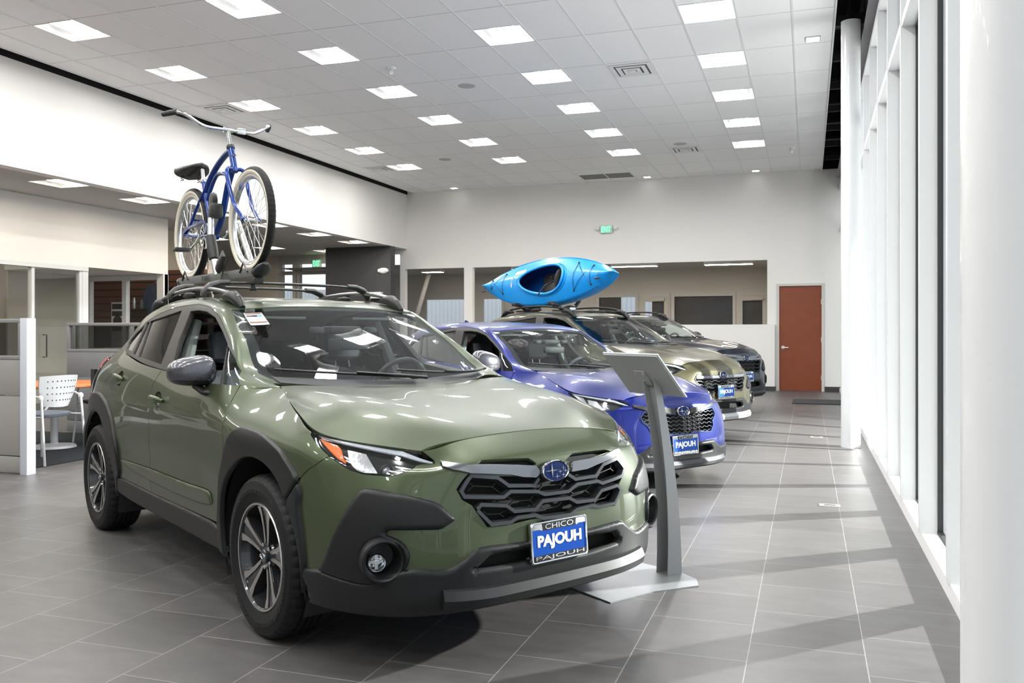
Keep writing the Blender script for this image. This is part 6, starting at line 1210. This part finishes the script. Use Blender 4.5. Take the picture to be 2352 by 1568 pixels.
# tapering curved channel post
pc = lambda t: -.13*t**1.7-.012*sin(pi*t)*-1; zz = lambda t: .006+1.07*t
pm = MB(); n = 24; V = []
for i in range(n+1):
    t = i/n; o = rd*pc(t)+Vector((0,0,zz(t))); dpt = .098*(1-.62*t); w = .047
    q = [(-dpt/2, -w), (-dpt/2, -w+.004), (dpt/2-.006, -w+.004), (dpt/2-.006, w-.004), (-dpt/2, w-.004), (-dpt/2, w), (dpt/2, w), (dpt/2, -w)]
    V += [o+rd*a+ad*b for a, b in q]
pm.add(V, [(i*8+j, i*8+(j+1) % 8, (i+1)*8+(j+1) % 8, (i+1)*8+j) for i in range(n) for j in range(8)]+[tuple(range(8)), tuple(n*8+7-j for j in range(8))]); po = pm.build('stand_post', sg_, stn, recalc=True, angle=30)
al = radians(49); tpos = rd*pc(1)+Vector((0,0,zz(1))); bdn = rd*cos(al)-Vector((0,0,sin(al))); nrm_ = ad.cross(bdn); nrm_ = nrm_ if nrm_.z > 0 else -nrm_
pcn = tpos+Vector((0,0,.012))+rd*.004+ad*-.02+Vector((-.028,-.0095,-.004))
PM = Matrix(((ad.x,bdn.x,nrm_.x,pcn.x),(ad.y,bdn.y,nrm_.y,pcn.y),(ad.z,bdn.z,nrm_.z,pcn.z),(0,0,0,1)))
pn = MB(); pn.box((-.228,-.142,-.004), (.228,.142,.004), M=PM); pno = pn.build('sign_panel', sg_, stn, smooth=False, recalc=True)
MB().box((-.234,-.149,.004), (.234,.149,.010), M=PM).build('panel_face', mat('white_acrylic', (.75,.77,.80), .2), pno, smooth=False, recalc=True)
mp_ = MB(); mp_.box((-.045,-.035,-.012), (.045,.065,-.004), M=PM); mp_.build('mounting_plate', sg_, stn, smooth=False, recalc=True)
for a, b in ((-.03,-.02),(.03,-.02),(.0,.03)): MB().ball(tuple(PM @ Vector((a,b,-.013))), .004, 8, 6).build('rivet', chrome, stn)
# ---- kayak on the third car
kb_ = mat('cyan_blue_polyethylene', (.0,.26,.70), .34, coat=.3, coatr=.12); kd = mat('deep_blue_hull_inside', (.0,.06,.26), .5)
def build_kayak(loc, yaw):
    k = thing('kayak', 'bright blue sit-in kayak carried on its side on the third car roof', 'kayak', loc); k.rotation_mode = 'XYZ'
    k.rotation_euler = (radians(74), radians(-1.5), yaw)
    L2 = 1.42
    def sec(t):   # t -1..1
        w = .355*max(0, 1-abs(t)**2.1)**.82*(1-.05*t); pk = .13+.035*(1-t*t); return w, pk, .20*max(0, 1-abs(t)**3.2)**.7
    ts = np.concatenate([[-1,-.985,-.95,-.88],np.linspace(-.78,.78,12),[.88,.95,.985,1]])
    deck = []
    for t in ts:
        w, pk, hb = sec(t); w = max(w, .004); x = t*L2; rows = []
        for v in (-1,-.82,-.5,0,.5,.82,1):
            edge = .01+.03*abs(t)**4; crown = (pk-.05)*(1-abs(v)**1.6); rows.append((x, v*w, edge+crown))
        deck.append(rows)
    D_ = Net(deck); ku, kv = D_.ku[-1], D_.kv[-1]
    def uvx(x, y): return D_.inv([(x, y)], (0, 1))[0]
    hole = [uvx(.03+.52*cos(a)*(1 if cos(a) < 0 else .84), .215*sin(a)*(1+.16*cos(a))) for a in np.linspace(0, 2*pi, 40, endpoint=False)]
    sgn = D_.nrm([[ku/2, kv/2]])[0][2]; D_.flip = 1 if sgn > 0 else -1
    V, F, Nn = panel_arrays(D_, np.array([[0,0],[ku,0],[ku,kv],[0,kv]]), holes=[np.array(hole)], ds=.03, gap=.0005, flange=.0); nmesh('kayak_deck', V, F, Nn, kb_, k)
    hull = []
    for t in ts:
        w, pk, hb = sec(t); w = max(w, .004); e = .01+.03*abs(t)**4; x = t*L2
        hull.append([(x, -w, e), (x, -w*1.03, e-.05), (x, -w*.93, e-.05-hb*.6), (x, -w*.45, e-.05-hb), (x, 0, e-.055-hb*1.03), (x, w*.45, e-.05-hb), (x, w*.93, e-.05-hb*.6), (x, w*1.03, e-.05), (x, w, e)])
    Hn = Net(hull); g = np.stack(np.meshgrid(np.linspace(0, Hn.ku[-1], 60), np.linspace(0, Hn.kv[-1], 30), indexing='ij'), -1); P = Hn.ev(g.reshape(-1, 2))
    h = MB().add(P, [(i*30+j, i*30+j+1, (i+1)*30+j+1, (i+1)*30+j) for i in range(59) for j in range(29)]); h.build('kayak_hull', kb_, k)
    inn = P*[1,.965,1]+[0,0,.012]; MB().add(inn, [(i*30+j, (i+1)*30+j, (i+1)*30+j+1, i*30+j+1) for i in range(8,52) for j in range(29)]).build('hull_inside', kd, k)
    hp = np.array(hole); pts = D_.ev(hp)+D_.nrm(hp)*.012; MB().tube(pts, .020, 10, closed=True, flat=((0,0,1), .9)).build('cockpit_rim', kb_, k)
    hp2 = []; c0 = hp.mean(0)
    pts2 = D_.ev(c0+(hp-c0)*1.13)+D_.nrm(c0+(hp-c0)*1.13)*.001; MB().tube(pts2, .010, 8, closed=True).build('rim_step', kb_, k)
    sx = .24
    s_ = MB(); s_.bbox((sx-.24, 0, -.14), (.40,.34,.05), .02); s_.build('kayak_seat', blk, k)
    bmk = MB().ball((0,0,0), (.045,.165,.135), 20, 14, Matrix.Translation((sx+.05, 0, .015)) @ Matrix.Rotation(radians(20), 4, 'Y')); bo = bmk.build('seat_back', mat('dark_grey_padding', (.035,.034,.034), .85), k)
    MB().tube([(sx-.0,.0,.14),(sx-.04,.0,.05),(sx-.05,.02,-.02),(sx-.16,-.10,.09),(sx-.22,-.26,.14)], .009, 6, flat=((1,0,0), .6)).build('seat_strap', blk, bo)
    def dp(x, y, o=.008): q = uvx(x, y); return Vector(D_.ev([q])[0]+D_.nrm([q])[0]*o)
    for (x0, w0, x1, w1) in ((.68, .20, 1.00, .13), (-1.16, .06, -.88, .15)):
        A, B_, C_, E_ = dp(x0, w0), dp(x0, -w0), dp(x1, w1), dp(x1, -w1)
        for a, b in ((A, E_), (B_, C_), (A, B_), (C_, E_)): 
            mid = (a+b)/2; q = uvx(mid.x, mid.y); mid = Vector(D_.ev([q])[0]+D_.nrm([q])[0]*.010); MB().tube(smooth([a, mid, b], 5), .0035, 6).build('bungee_cord', blk, k)
        for a in (A, B_, C_, E_): MB().lathe([(.001,.016),(.010,.014),(.016,0)], 12, Matrix.Translation(a-Vector((0,0,.006)))).build('cord_anchor', blk, k)
    for x, s2 in ((-1.40, -1), (1.17, 1)):
        a = dp(x, 0, .01) if abs(x) < 1.3 else Vector((x, 0, .05)); b = a+(Vector((.0,-.085,.005)) if s2 > 0 else Vector((-.02,-.075,-.0))); MB().tube([a, b], .004, 6).build('toggle_cord', blk, k); MB().tube([b+Vector((-.05,0,0)), b, b+Vector((.05,0,0))], [.008,.014,.008], 8).build('carry_toggle', blk, k)
    lb = MB(); V = []; xs = np.linspace(-.52,-.30,6); ys = np.linspace(.262,.325,3)
    for x in xs:
        for y in ys: V.append(dp(x-.12, y-.13-.03*(x+.30)/-.22, .003))
    lb.add(V, [(i*3+j, i*3+j+1, (i+1)*3+j+1, (i+1)*3+j) for i in range(5) for j in range(2)]); lb.build('white_tag', whitem, k)
    c = dp(-.66, .0, .004); ov = MB(); ov.add([dp(-.66+.022*cos(a), .085*sin(a), .004) for a in np.linspace(0, 2*pi, 24, endpoint=False)], [tuple(range(24))]); ov.build('oval_badge', mat('silver_badge', (.6,.62,.65), .25, .7), k, recalc=True)
    return k
KX, KY, KYAW = -1.77, 11.3, -.555
kp = lambda x, y, z: car_pt(x, y, z, KX, KY, KYAW)
build_kayak(kp(-1.99, -.24, 2.055), KYAW)
for x, lab in ((-1.52, 'black kayak cradle under the kayak, nearer the windshield of the third car'), (-2.30, 'black kayak cradle under the kayak, nearer the tail of the third car')):
    r = thing('kayak_cradle', lab, 'kayak rack', kp(x, -.25, 1.655), KYAW, 'kayak cradles on the third car roof')
    MB().tube([(0,-.33,.06),(0,-.22,.05),(0,-.13,-.02),(0,.0,.015),(0,.12,.02),(0,.20,.10),(0,.26,.26),(0,.24,.48)], [.022]+[.026]*5+[.020,.016], 10, flat=((1,0,0), 1.2)).build('cradle_arm', blk, r); MB().bbox((0,-.32,.065), (.075,.10,.05), .01).build('cradle_pad', blk, r); MB().tube([(0,-.30,-.035),(0,.72,-.035)], .02, 10, flat=((0,0,1), .5)).build('cradle_bar', blk, r); MB().bbox((0,.05,-.01), (.07,.12,.05), .01).build('cradle_clamp', chrome, r)
# ================================================================ the four cars
green = paint('sage_green_paint', (.066,.086,.044), .4, .34); gunm = mat('gunmetal_mirror', (.10,.10,.115), .3, .7, coat=1.)
wtA = wheel_template(); 
car1 = thing('suv', 'sage green compact suv with black cladding, nearest of the four cars, bicycle on its roof', 'car', (HX, HY, 0), HYAW)
make_car(car1, None, green, gunm, {'wheel': wtA, 'left_glass': False, 'spin': radians(4), 'sticker': True})
wtB = wheel_template(style='split', letters=False)
def warper(zk, zv, xs=1., ys=1., fx=1., yk=None):
    zk, zv = np.array(zk), np.array(zv)
    def f(A):
        A = np.array(A, float); B = A.copy(); B[..., 2] = np.interp(A[..., 2], zk, zv)
        B[..., 0] = np.where(A[..., 0] > 0, A[..., 0]*fx, A[..., 0]*xs); B[..., 1] = A[..., 1]*ys; return B
    return f
# second car: lower hatchback, painted sills
w2 = warper([.0,.20,.36,.5,.7,.9,1.05,1.55,1.7],[-.10,.115,.26,.39,.60,.80,.945,1.44,1.59], ys=.985)
blue2 = paint('bright_blue_paint', (.0003,.009,.15), .4, .34)
car2 = thing('hatchback', 'bright blue hatchback parked second in the row, behind the green suv', 'car', (-1.757, 8.034, 0), -.615)
make_car(car2, None, blue2, blue2, {'wheel': wtB, 'warp': w2, 'clad': False, 'ds': .03, 'grille': 'wave', 'rows': 7, 'rails': False, 'platez': .36, 'platex': .945, 'fog': False, 'vents': False, 'wing': True, 'wingmat': satin, 'garnish': False, 'framemat': mat('blue_chrome_frame', (.02,.04,.13), .3, .3), 'seat': fabricblk, 'amber': False, 'R': .345, 'lipmat': mat('grey_lip', (.035,.038,.042), .4)})
w3 = warper([0,.20,.36,.5,.74,.9,1.05,1.55,1.7],[0,.20,.37,.53,.80,.985,1.135,1.63,1.79], xs=1.03, fx=1.03, ys=1.035)
oliv = paint('bronze_green_paint', (.080,.074,.040), .45, .32)
car3 = thing('wagon', 'bronze green wagon parked third in the row, kayak on its roof', 'car', (KX, KY, 0), KYAW)
make_car(car3, None, oliv, glossblk, {'wheel': wtB, 'warp': w3, 'ds': .035, 'grille': 'bars', 'rows': 6, 'platez': .60, 'platex': .985, 'wing': False, 'vents': False, 'garnish': False, 'seat': fabricblk, 'amber': False, 'wb': 2.75, 'track': .81, 'R': .355, 'lipmat': mat('silver_skid', (.38,.39,.40), .35, .3), 'railmat': tr_ if False else blackpl, 'railh': .075, 'framemat': satin})
w4 = warper([0,.20,.36,.5,.74,.9,1.05,1.55,1.7],[0,.22,.40,.58,.90,1.06,1.19,1.66,1.84], xs=1.0, fx=1.03, ys=1.02)
navy = paint('dark_slate_blue_paint', (.012,.016,.034), .4, .3)
car4 = thing('suv', 'dark slate blue suv parked farthest in the row, by the half wall', 'car', (-1.76, 15.1, 0), -.535)
make_car(car4, None, navy, glossblk, {'wheel': wtB, 'warp': w4, 'ds': .04, 'grille': 'bars', 'rows': 5, 'platez': .60, 'platex': .97, 'wing': True, 'vents': False, 'garnish': False, 'seat': fabricblk, 'amber': False, 'R': .355, 'railmat': blackpl, 'railh': .06})
wheel_free(wtA); wheel_free(wtB)
# ================================================================ furniture, wall fittings, ceiling fittings
pan_f = mat('taupe_fabric_panel', (.27,.26,.245), .85, bump=(350, .2, .001)); pan_g = mat('blue_grey_fabric_panel', (.20,.205,.215), .85, bump=(350, .2, .001)); postm = mat('pale_blue_grey_post', (.52,.55,.60), .5)
cgl = glass('frosted_partition_glass', (.62,.62,.61), 1.5, .0)
def cubicle(name, lab, a, b, m, post_end=None, h=1.44, cat='partition'):
    r = thing(name, lab, cat, (a[0], a[1], 0), math.atan2(b[1]-a[1], b[0]-a[0])); L = math.hypot(b[0]-a[0], b[1]-a[1]); n = max(1, round(L/1.2)); w = L/n
    for i in range(n):
        for z0, z1 in ((.02,.16),(.17,.72),(.73,1.06)): MB().bbox((w*(i+.5), 0, (z0+z1)/2), (w-.008, .07, z1-z0), .004).build('fabric_tile', m, r)
        f = MB(); 
        for c, d in (((w*(i+.5),0,1.08),(w,.075,.035)),((w*(i+.5),0,h-.018),(w,.075,.036)),((w*i+.02,0,(1.09+h-.03)/2),(.04,.070,h-1.12)),((w*(i+1)-.02,0,(1.09+h-.03)/2),(.04,.070,h-1.12))): f.bbox(c, d, .003)
        f.build('glass_frame', mat('partition_metal', (.30,.30,.30), .4, .3), r); MB().box((w*i+.04,-.004,1.09),(w*(i+1)-.04,.004,h-.03)).build('glass_insert', cgl, r, smooth=False)
    if post_end: MB().bbox((L+.045, 0, h/2), (.085,.10,h+.01), .004).build('end_post', postm, r)
    return r
cubicle('cubicle_partition', 'tall taupe cubicle partition with glass top at the left edge, ending in a pale post', (-9.4, 6.22), (-6.90, 6.22), pan_f, True)
cubicle('cubicle_partition', 'blue-grey cubicle partition with glass top behind the orange table', (-9.22, 9.0), (-6.6, 9.0), pan_g)
cubicle('cubicle_partition', 'blue-grey side partition joining the one behind the orange table', (-9.26, 11.2), (-9.26, 9.08), pan_g)
rug = MB().box((-10.8, 6.30, 0), (-7.08, 8.95, .006)); tag(rug.build('carpet', mat('dark_navy_carpet', (.007,.011,.015), .95, bump=(500, .5, .002)), smooth=False), 'dark navy carpet under the orange table and chairs', 'carpet')
tb = thing('table', 'round orange-topped table behind the perforated chairs', 'table', (-8.15, 7.75, .006)); MB().lathe([(.001,.735),(.59,.735),(.60,.728),(.60,.708),(.59,.70),(.001,.70)], 48).build('tabletop', mat('orange_wood_laminate', (.55,.14,.025), .35), tb)
MB().lathe([(.04,.70),(.04,.05),(.05,.04),(.22,.025),(.235,.0)], 32).build('table_pedestal', mat('grey_powder_coat', (.45,.46,.48), .45, .3), tb)
def chair(loc, rz, lab):
    c = thing('perforated_chair', lab, 'chair', loc, rz, 'grey perforated-back chairs by the orange table'); leg = mat('silver_chair_leg', (.62,.63,.64), .38, .3); shell = mat('pale_grey_chair_shell', (.50,.51,.53), .45)
    s_ = MB(); V = []; n = 24; R_ = 1
    for z, k in ((.455,.86),(.478,.98),(.492,1.0),(.500,.92)):
        for i in range(n): a = 2*pi*i/n; V.append((.225*k*np.sign(cos(a))*abs(cos(a))**.7, .235*k*np.sign(sin(a))*abs(sin(a))**.7, z))
    s_.add(V, [(j*n+i, j*n+(i+1) % n, (j+1)*n+(i+1) % n, (j+1)*n+i) for j in range(3) for i in range(n)]+[tuple(range(n-1,-1,-1)), tuple(3*n+i for i in range(n))]); s_.build('seat', mat('blue_grey_upholstery', (.10,.115,.14), .9, bump=(300,.4,.001)), c)
    b = MB(); nu, nv = 17, 9; V = []
    def bp(u, v): # u -1..1 across, v 0..1 up
        w = .235*(1-.30*(1-v)**2.2); return Vector((-.235-.05*v+.085*u*u, w*u, .57+.30*v+.02*(1-u*u)*(v-.5)))
    for j in range(nv):
        for i in range(nu): V.append(bp(-1+2*i/(nu-1), j/(nv-1)))
    m0 = len(V); V2 = [v+Vector((-.012,0,0)) for v in V]; F = [(j*nu+i, j*nu+i+1, (j+1)*nu+i+1, (j+1)*nu+i) for j in range(nv-1) for i in range(nu-1)]; F2 = [tuple(m0+q for q in f[::-1]) for f in F]
    rim = [i for i in range(nu)]+[j*nu+nu-1 for j in range(1, nv)]+[(nv-1)*nu+i for i in range(nu-2,-1,-1)]+[j*nu for j in range(nv-2,0,-1)]
    F3 = [(rim[k], m0+rim[k], m0+rim[(k+1) % len(rim)], rim[(k+1) % len(rim)]) for k in range(len(rim))]; b.add(V+V2, F+F2+F3); bo = b.build('backrest', shell, c, recalc=True, angle=50)
    h = MB()
    for j, v in enumerate((.22,.42,.62,.82)):
        for i in range(9):
            u = -.72+.18*i; p = bp(u, v); 
            for dx in (-.0135, .0015): h.add([p+Vector((dx, .007*cos(t), .007*sin(t))) for t in np.linspace(0, 2*pi, 8, endpoint=False)], [tuple(range(8))])
    ho = h.build('perforations', cavity, bo, smooth=False); ho['kind'] = 'stuff'
    for sg in (-1, 1):
        MB().tube([(.235,sg*.20,.46),(.27,sg*.235,.0)], .012, 10).build('leg', leg, c); MB().tube([(-.24,sg*.245,.66),(-.30,sg*.26,.0)], .013, 10).build('leg', leg, c)
        MB().tube([(-.255,sg*.25,.47),(.235,sg*.205,.465)], .010, 8).build('side_rail', leg, c)
        MB().tube(smooth([(-.24,sg*.25,.66),(-.08,sg*.275,.70),(.10,sg*.275,.68),(.16,sg*.27,.60),(.22,sg*.21,.47)]), .011, 8).build('arm', leg, c)
        MB().ball((-.235, sg*.25, .66), (.03,.022,.03), 14, 8).build('arm_joint', whitep, c)
    return c
ch1 = chair((-7.36, 6.86, .006), pi, 'grey perforated-back chair nearest the green car, its back turned to the aisle')
for loc, rz, lab in (((-8.05, 8.42, .006), -pi/2, 'grey chair on the far side of the orange table'), ((-8.9, 7.4, .006), .3, 'grey chair at the far left of the orange table')):
    dup(ch1, loc, rz, lab)
# ---- shop window merchandise
def shirt(x, z, m, lab, w=.46, h=.62):
    o = thing('shirt', lab, 'shirt', (x, 14.95, z)); ol = [(-.09,0),(-.17,-.03),(-.5*w-.03,-.17),(-.5*w-.05,-.50),(-.5*w+.04,-.50),(-.36*w,-.24),(-.37*w,-h),(.37*w,-h),(.36*w,-.24),(.5*w-.04,-.50),(.5*w+.05,-.50),(.5*w+.03,-.17),(.17,-.03),(.09,0),(.04,-.03),(-.04,-.03)]
    M = Matrix(((1,0,0,0),(0,0,-1,0),(0,1,0,0),(0,0,0,1))); MB().prism(ol, -.04, .05, M).build('shirt_body', m, o, recalc=True); MB().tube([(-.16,0,-.03),(0,0,.015),(.16,0,-.03)], .006, 6).build('hanger', blk, o); MB().tube([(0,0,.015),(0,0,.05),(.02,0,.07),(.03,.2,.06)], .003, 5).build('hanger_hook', chrome, o)
    MB().box((.09,-.07,-.20),(.13,-.062,-.09)).build('price_tag', whitem, o, smooth=False)
shirt(-12.98, 2.33, mat('slate_blue_cloth', (.045,.075,.14), .9), 'slate blue shirt on a hanger in the shop window', h=1.05)
shirt(-12.42, 2.28, mat('black_cloth', (.012,.012,.014), .9), 'black shirt hanging just right of the shop window post'); shirt(-11.88+.02, 2.28, mat('charcoal_cloth', (.022,.021,.022), .9), 'charcoal shirt hanging at the right end of the shop window')
shf = thing('wall_shelf', 'dark shelf on the slatted wall holding bottles', 'shelf', (-13.45, 14.85, 1.80)); MB().box((-.45,0,0),(.35,.34,.02)).build('shelf_board', blk, shf, smooth=False)
for i, (x, h, c_) in enumerate(((-13.78,.17,(.05,.03,.03)),(-13.58,.24,(.55,.55,.56)),(-13.38,.19,(.35,.33,.32)))):
    tag(MB().lathe([(.001,0),(.035,0),(.035,h*.7),(.022,h*.82),(.022,h),(.001,h)], 20).build('bottle', mat('bottle_%d' % i, c_, .3, .5 if i else 0), loc=(x, 14.99, 1.82)), ['dark red tumbler, leftmost on the shop shelf','tall steel bottle in the middle of the shop shelf','short steel bottle, rightmost on the shop shelf'][i], 'bottle')
pl_ = thing('poster_stand', 'black and white printed board standing in the shop window', 'poster', (-13.25, 14.2, 0)); MB().box((-.19,0,0),(.13,.02,1.93)).build('poster_board', whitem, pl_, smooth=False)
pbk = MB(); [pbk.box((-.17,-.004,z0),(.11,-.001,z1)) for z0, z1 in ((1.79,1.90),(1.65,1.75),(1.35,1.45))]; pbk.lathe([(.001,.002),(.11,.002)], 24, Matrix.Translation((-.03,-.002,1.55)) @ Matrix.Rotation(pi/2,4,'X')); pbk.build('poster_print', glossblk, pl_, smooth=False)
dt = thing('merchandise_table', 'dark display table with folded goods behind the shop window', 'table', (-12.6, 14.55, 0)); MB().box((-1.1,-.25,.98),(.9,.25,1.02)).build('tabletop', blk, dt, smooth=False); MB().box((-1.0,-.2,0),(.8,.2,.98)).build('table_body', mat('dark_wood', (.035,.022,.016), .5), dt, smooth=False)
tag(MB().bbox((0,0,0),(.34,.22,.16),.03).build('folded_shirts', mat('slate_blue_cloth', (.045,.075,.14), .9), loc=(-13.0,14.4,1.10)), 'folded blue shirts on the display table', 'clothing'); tag(MB().ball((0,0,0),.05).build('tennis_ball', mat('yellow_green_felt', (.45,.5,.05), .9), loc=(-12.55,14.3,1.07)), 'yellow ball on the display table', 'ball')
tag(MB().lathe([(.001,0),(.045,0),(.045,.30),(.03,.34),(.001,.35)], 20).build('bottle', whitem, loc=(-12.75,14.40,1.02)), 'white bottle standing left of the shop window post', 'bottle')
# ---- exit signs, emergency lights, ceiling fittings
gexit = mat('green_exit_letters', (.05,.8,.25), .5, emit=(.08,.85,.25), es=1.2)
def exit_sign(loc, lab, heads=True, w=.30, h=.19):
    o = thing('exit_sign', lab, 'sign', loc); MB().bbox((0,0,0),(w,.05,h),.006).build('sign_housing', mat('exit_sign_face', (.55,.72,.60), .5), o); VV, FF = textmesh('EXIT', .15, .001, width=w*.78, height=h*.72, bold=.004); MB().add([(x,-.027-z,y) for x, y, z in VV], FF).build('exit_letters', gexit, o, smooth=False)
    if heads:
        for sg in (-1, 1): MB().lathe([(.001,.03),(.05,.03),(.052,.0),(.03,-.03),(.001,-.03)], 20, Matrix.Translation((sg*(w/2+.07),-.03,.02)) @ Matrix.Rotation(radians(60),4,'X')).build('lamp_head', whitep, o)
exit_sign((-4.60, FARY-.03, 3.80), 'green EXIT sign with two lamp heads high on the far wall'); exit_sign((-12.95, 21.25, 3.24), 'green EXIT sign hanging before the glazed exit at left', False, .28, .22)
em_ = thing('emergency_light', 'oval white emergency light on the charcoal wall', 'light', (-10.10, 19.70, 2.87)); MB().ball((0,0,0),(.15,.05,.075),24,12).build('light_body', whitep, em_)
for sg in (-1,1): MB().ball((sg*.10,-.035,0),(.045,.03,.05),14,8).build('lamp_eye', whitep, em_)
wl = thing('wall_box', 'small white box fixed low on the charcoal wall above the green car', 'box', (-10.28, 19.62, 2.25)); MB().bbox((0,0,0),(.36,.14,.16),.01).build('box_body', whitep, wl)
def vent(c, r, lab, w=FT2, l=FT2):
    x, y = cxy(c, r); o = thing('ceiling_vent', lab, 'vent', (x, y, CEILZ), group='square air vents in the white grid ceiling'); f = MB()
    for k in range(3):
        a = .02+k*.085; b_ = a+.055; z = -.012-.006*k
        for p0, p1 in (((a,a),(w-a,b_)),((a,l-b_),(w-a,l-a)),((a,b_),(b_,l-b_)),((w-b_,b_),(w-a,l-b_))): f.box((p0[0],p0[1],z),(p1[0],p1[1],z+.008))
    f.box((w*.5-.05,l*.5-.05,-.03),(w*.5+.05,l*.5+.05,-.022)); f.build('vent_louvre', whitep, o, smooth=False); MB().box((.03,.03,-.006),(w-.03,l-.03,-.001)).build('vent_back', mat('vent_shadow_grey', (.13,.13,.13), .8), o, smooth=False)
vent(10, 12.2, 'square air vent between the two right rows of ceiling lights'); vent(10, 30.4, 'square air vent farther back between the two right rows of lights'); vent(-1, 12.1, 'square air vent above the bike beside a ceiling light'); vent(-1, 30, 'small far air vent beside the left row of ceiling lights')
for c, lab in ((6, 'grey return grille at the far end, left of its pair'), (7, 'grey return grille at the far end, right of its pair')):
    x, y = cxy(c, 38.3); o = MB().box((x+.02,y,CEILZ-.008),(x+FT2-.02,y+.55,CEILZ-.001)).build('return_grille', mat('grille_grey', (.22,.22,.22), .8), smooth=False); tag(o, lab, 'vent')
for c, r, lab in ((6.45,13.2,'round ceiling speaker nearest, among the front lights'),(2.42,29.4,'round ceiling speaker above the left rows at the back'),(10.44,29.6,'round ceiling speaker beside the far right vent')):
    x, y = cxy(c, r); o = MB().lathe([(.001,-.008),(.10,-.010),(.125,-.004),(.13,0)], 32, Matrix.Translation((x,y,CEILZ))).build('ceiling_speaker', mat('speaker_grille_white', (.50,.50,.50), .7)); tag(o, lab, 'speaker')
for c, r, lab in ((14.37,11.4,'small square spotlight near the window edge of the ceiling'),(12.45,41.5,'small square spotlight at the far end, rightmost'),(8.44,41.4,'small square spotlight at the far end, middle'),(.45,41.2,'small square spotlight at the far left corner of the ceiling')):
    x, y = cxy(c, r); y = min(y, FARY-.35); o = thing('square_downlight', lab, 'light', (x,y,CEILZ)); MB().box((-.09,-.09,-.01),(.09,.09,-.001)).build('light_frame', mat('grey_trim_ring', (.4,.4,.4), .5), o, smooth=False); MB().box((-.075,-.075,-.014),(.075,.075,-.0105)).build('light_lens', mat('small_spot_lens', (1,1,1), .5, emit=(1,1,1), es=3.), o, smooth=False)
for c, r, lab in ((5.39,9.4,'white sprinkler dome hanging near the front ceiling lights'),(13.79,33.2,'white sensor hanging from the ceiling near the windows'),(14.45,41.3,'small white camera at the far right ceiling corner')):
    x, y = cxy(c, r); o = thing('ceiling_sensor', lab, 'sensor', (x,y,CEILZ)); MB().lathe([(.001,-.03),(.05,-.03),(.06,0)], 20).build('sensor_base', whitep, o); MB().lathe([(.001,-.11),(.02,-.10),(.028,-.08),(.02,-.03)], 16).build('sensor_head', whitep, o)
# ---- floor: mat by the door, outlet plates, door stop
tag(MB().box((-.28, 16.9, 0),(.62, 18.0, .015)).build('door_mat', mat('black_ribbed_mat', (.02,.02,.021), .8), smooth=False), 'black floor mat before the brown door', 'mat')
for (x, y), lab in (((.155, 7.03), 'metal floor outlet plate nearest, by the window shadows'), ((.10, 11.6), 'metal floor outlet plate farther back near the column')):
    o = thing('floor_outlet', lab, 'outlet', (x, y, 0)); MB().box((-.075,-.045,0),(.075,.045,.006)).build('outlet_plate', mat('brushed_plate', (.6,.6,.6), .35, .7), o, smooth=False); MB().box((-.04,-.012,.006),(.04,.012,.0075)).build('outlet_slot', glossblk, o, smooth=False)
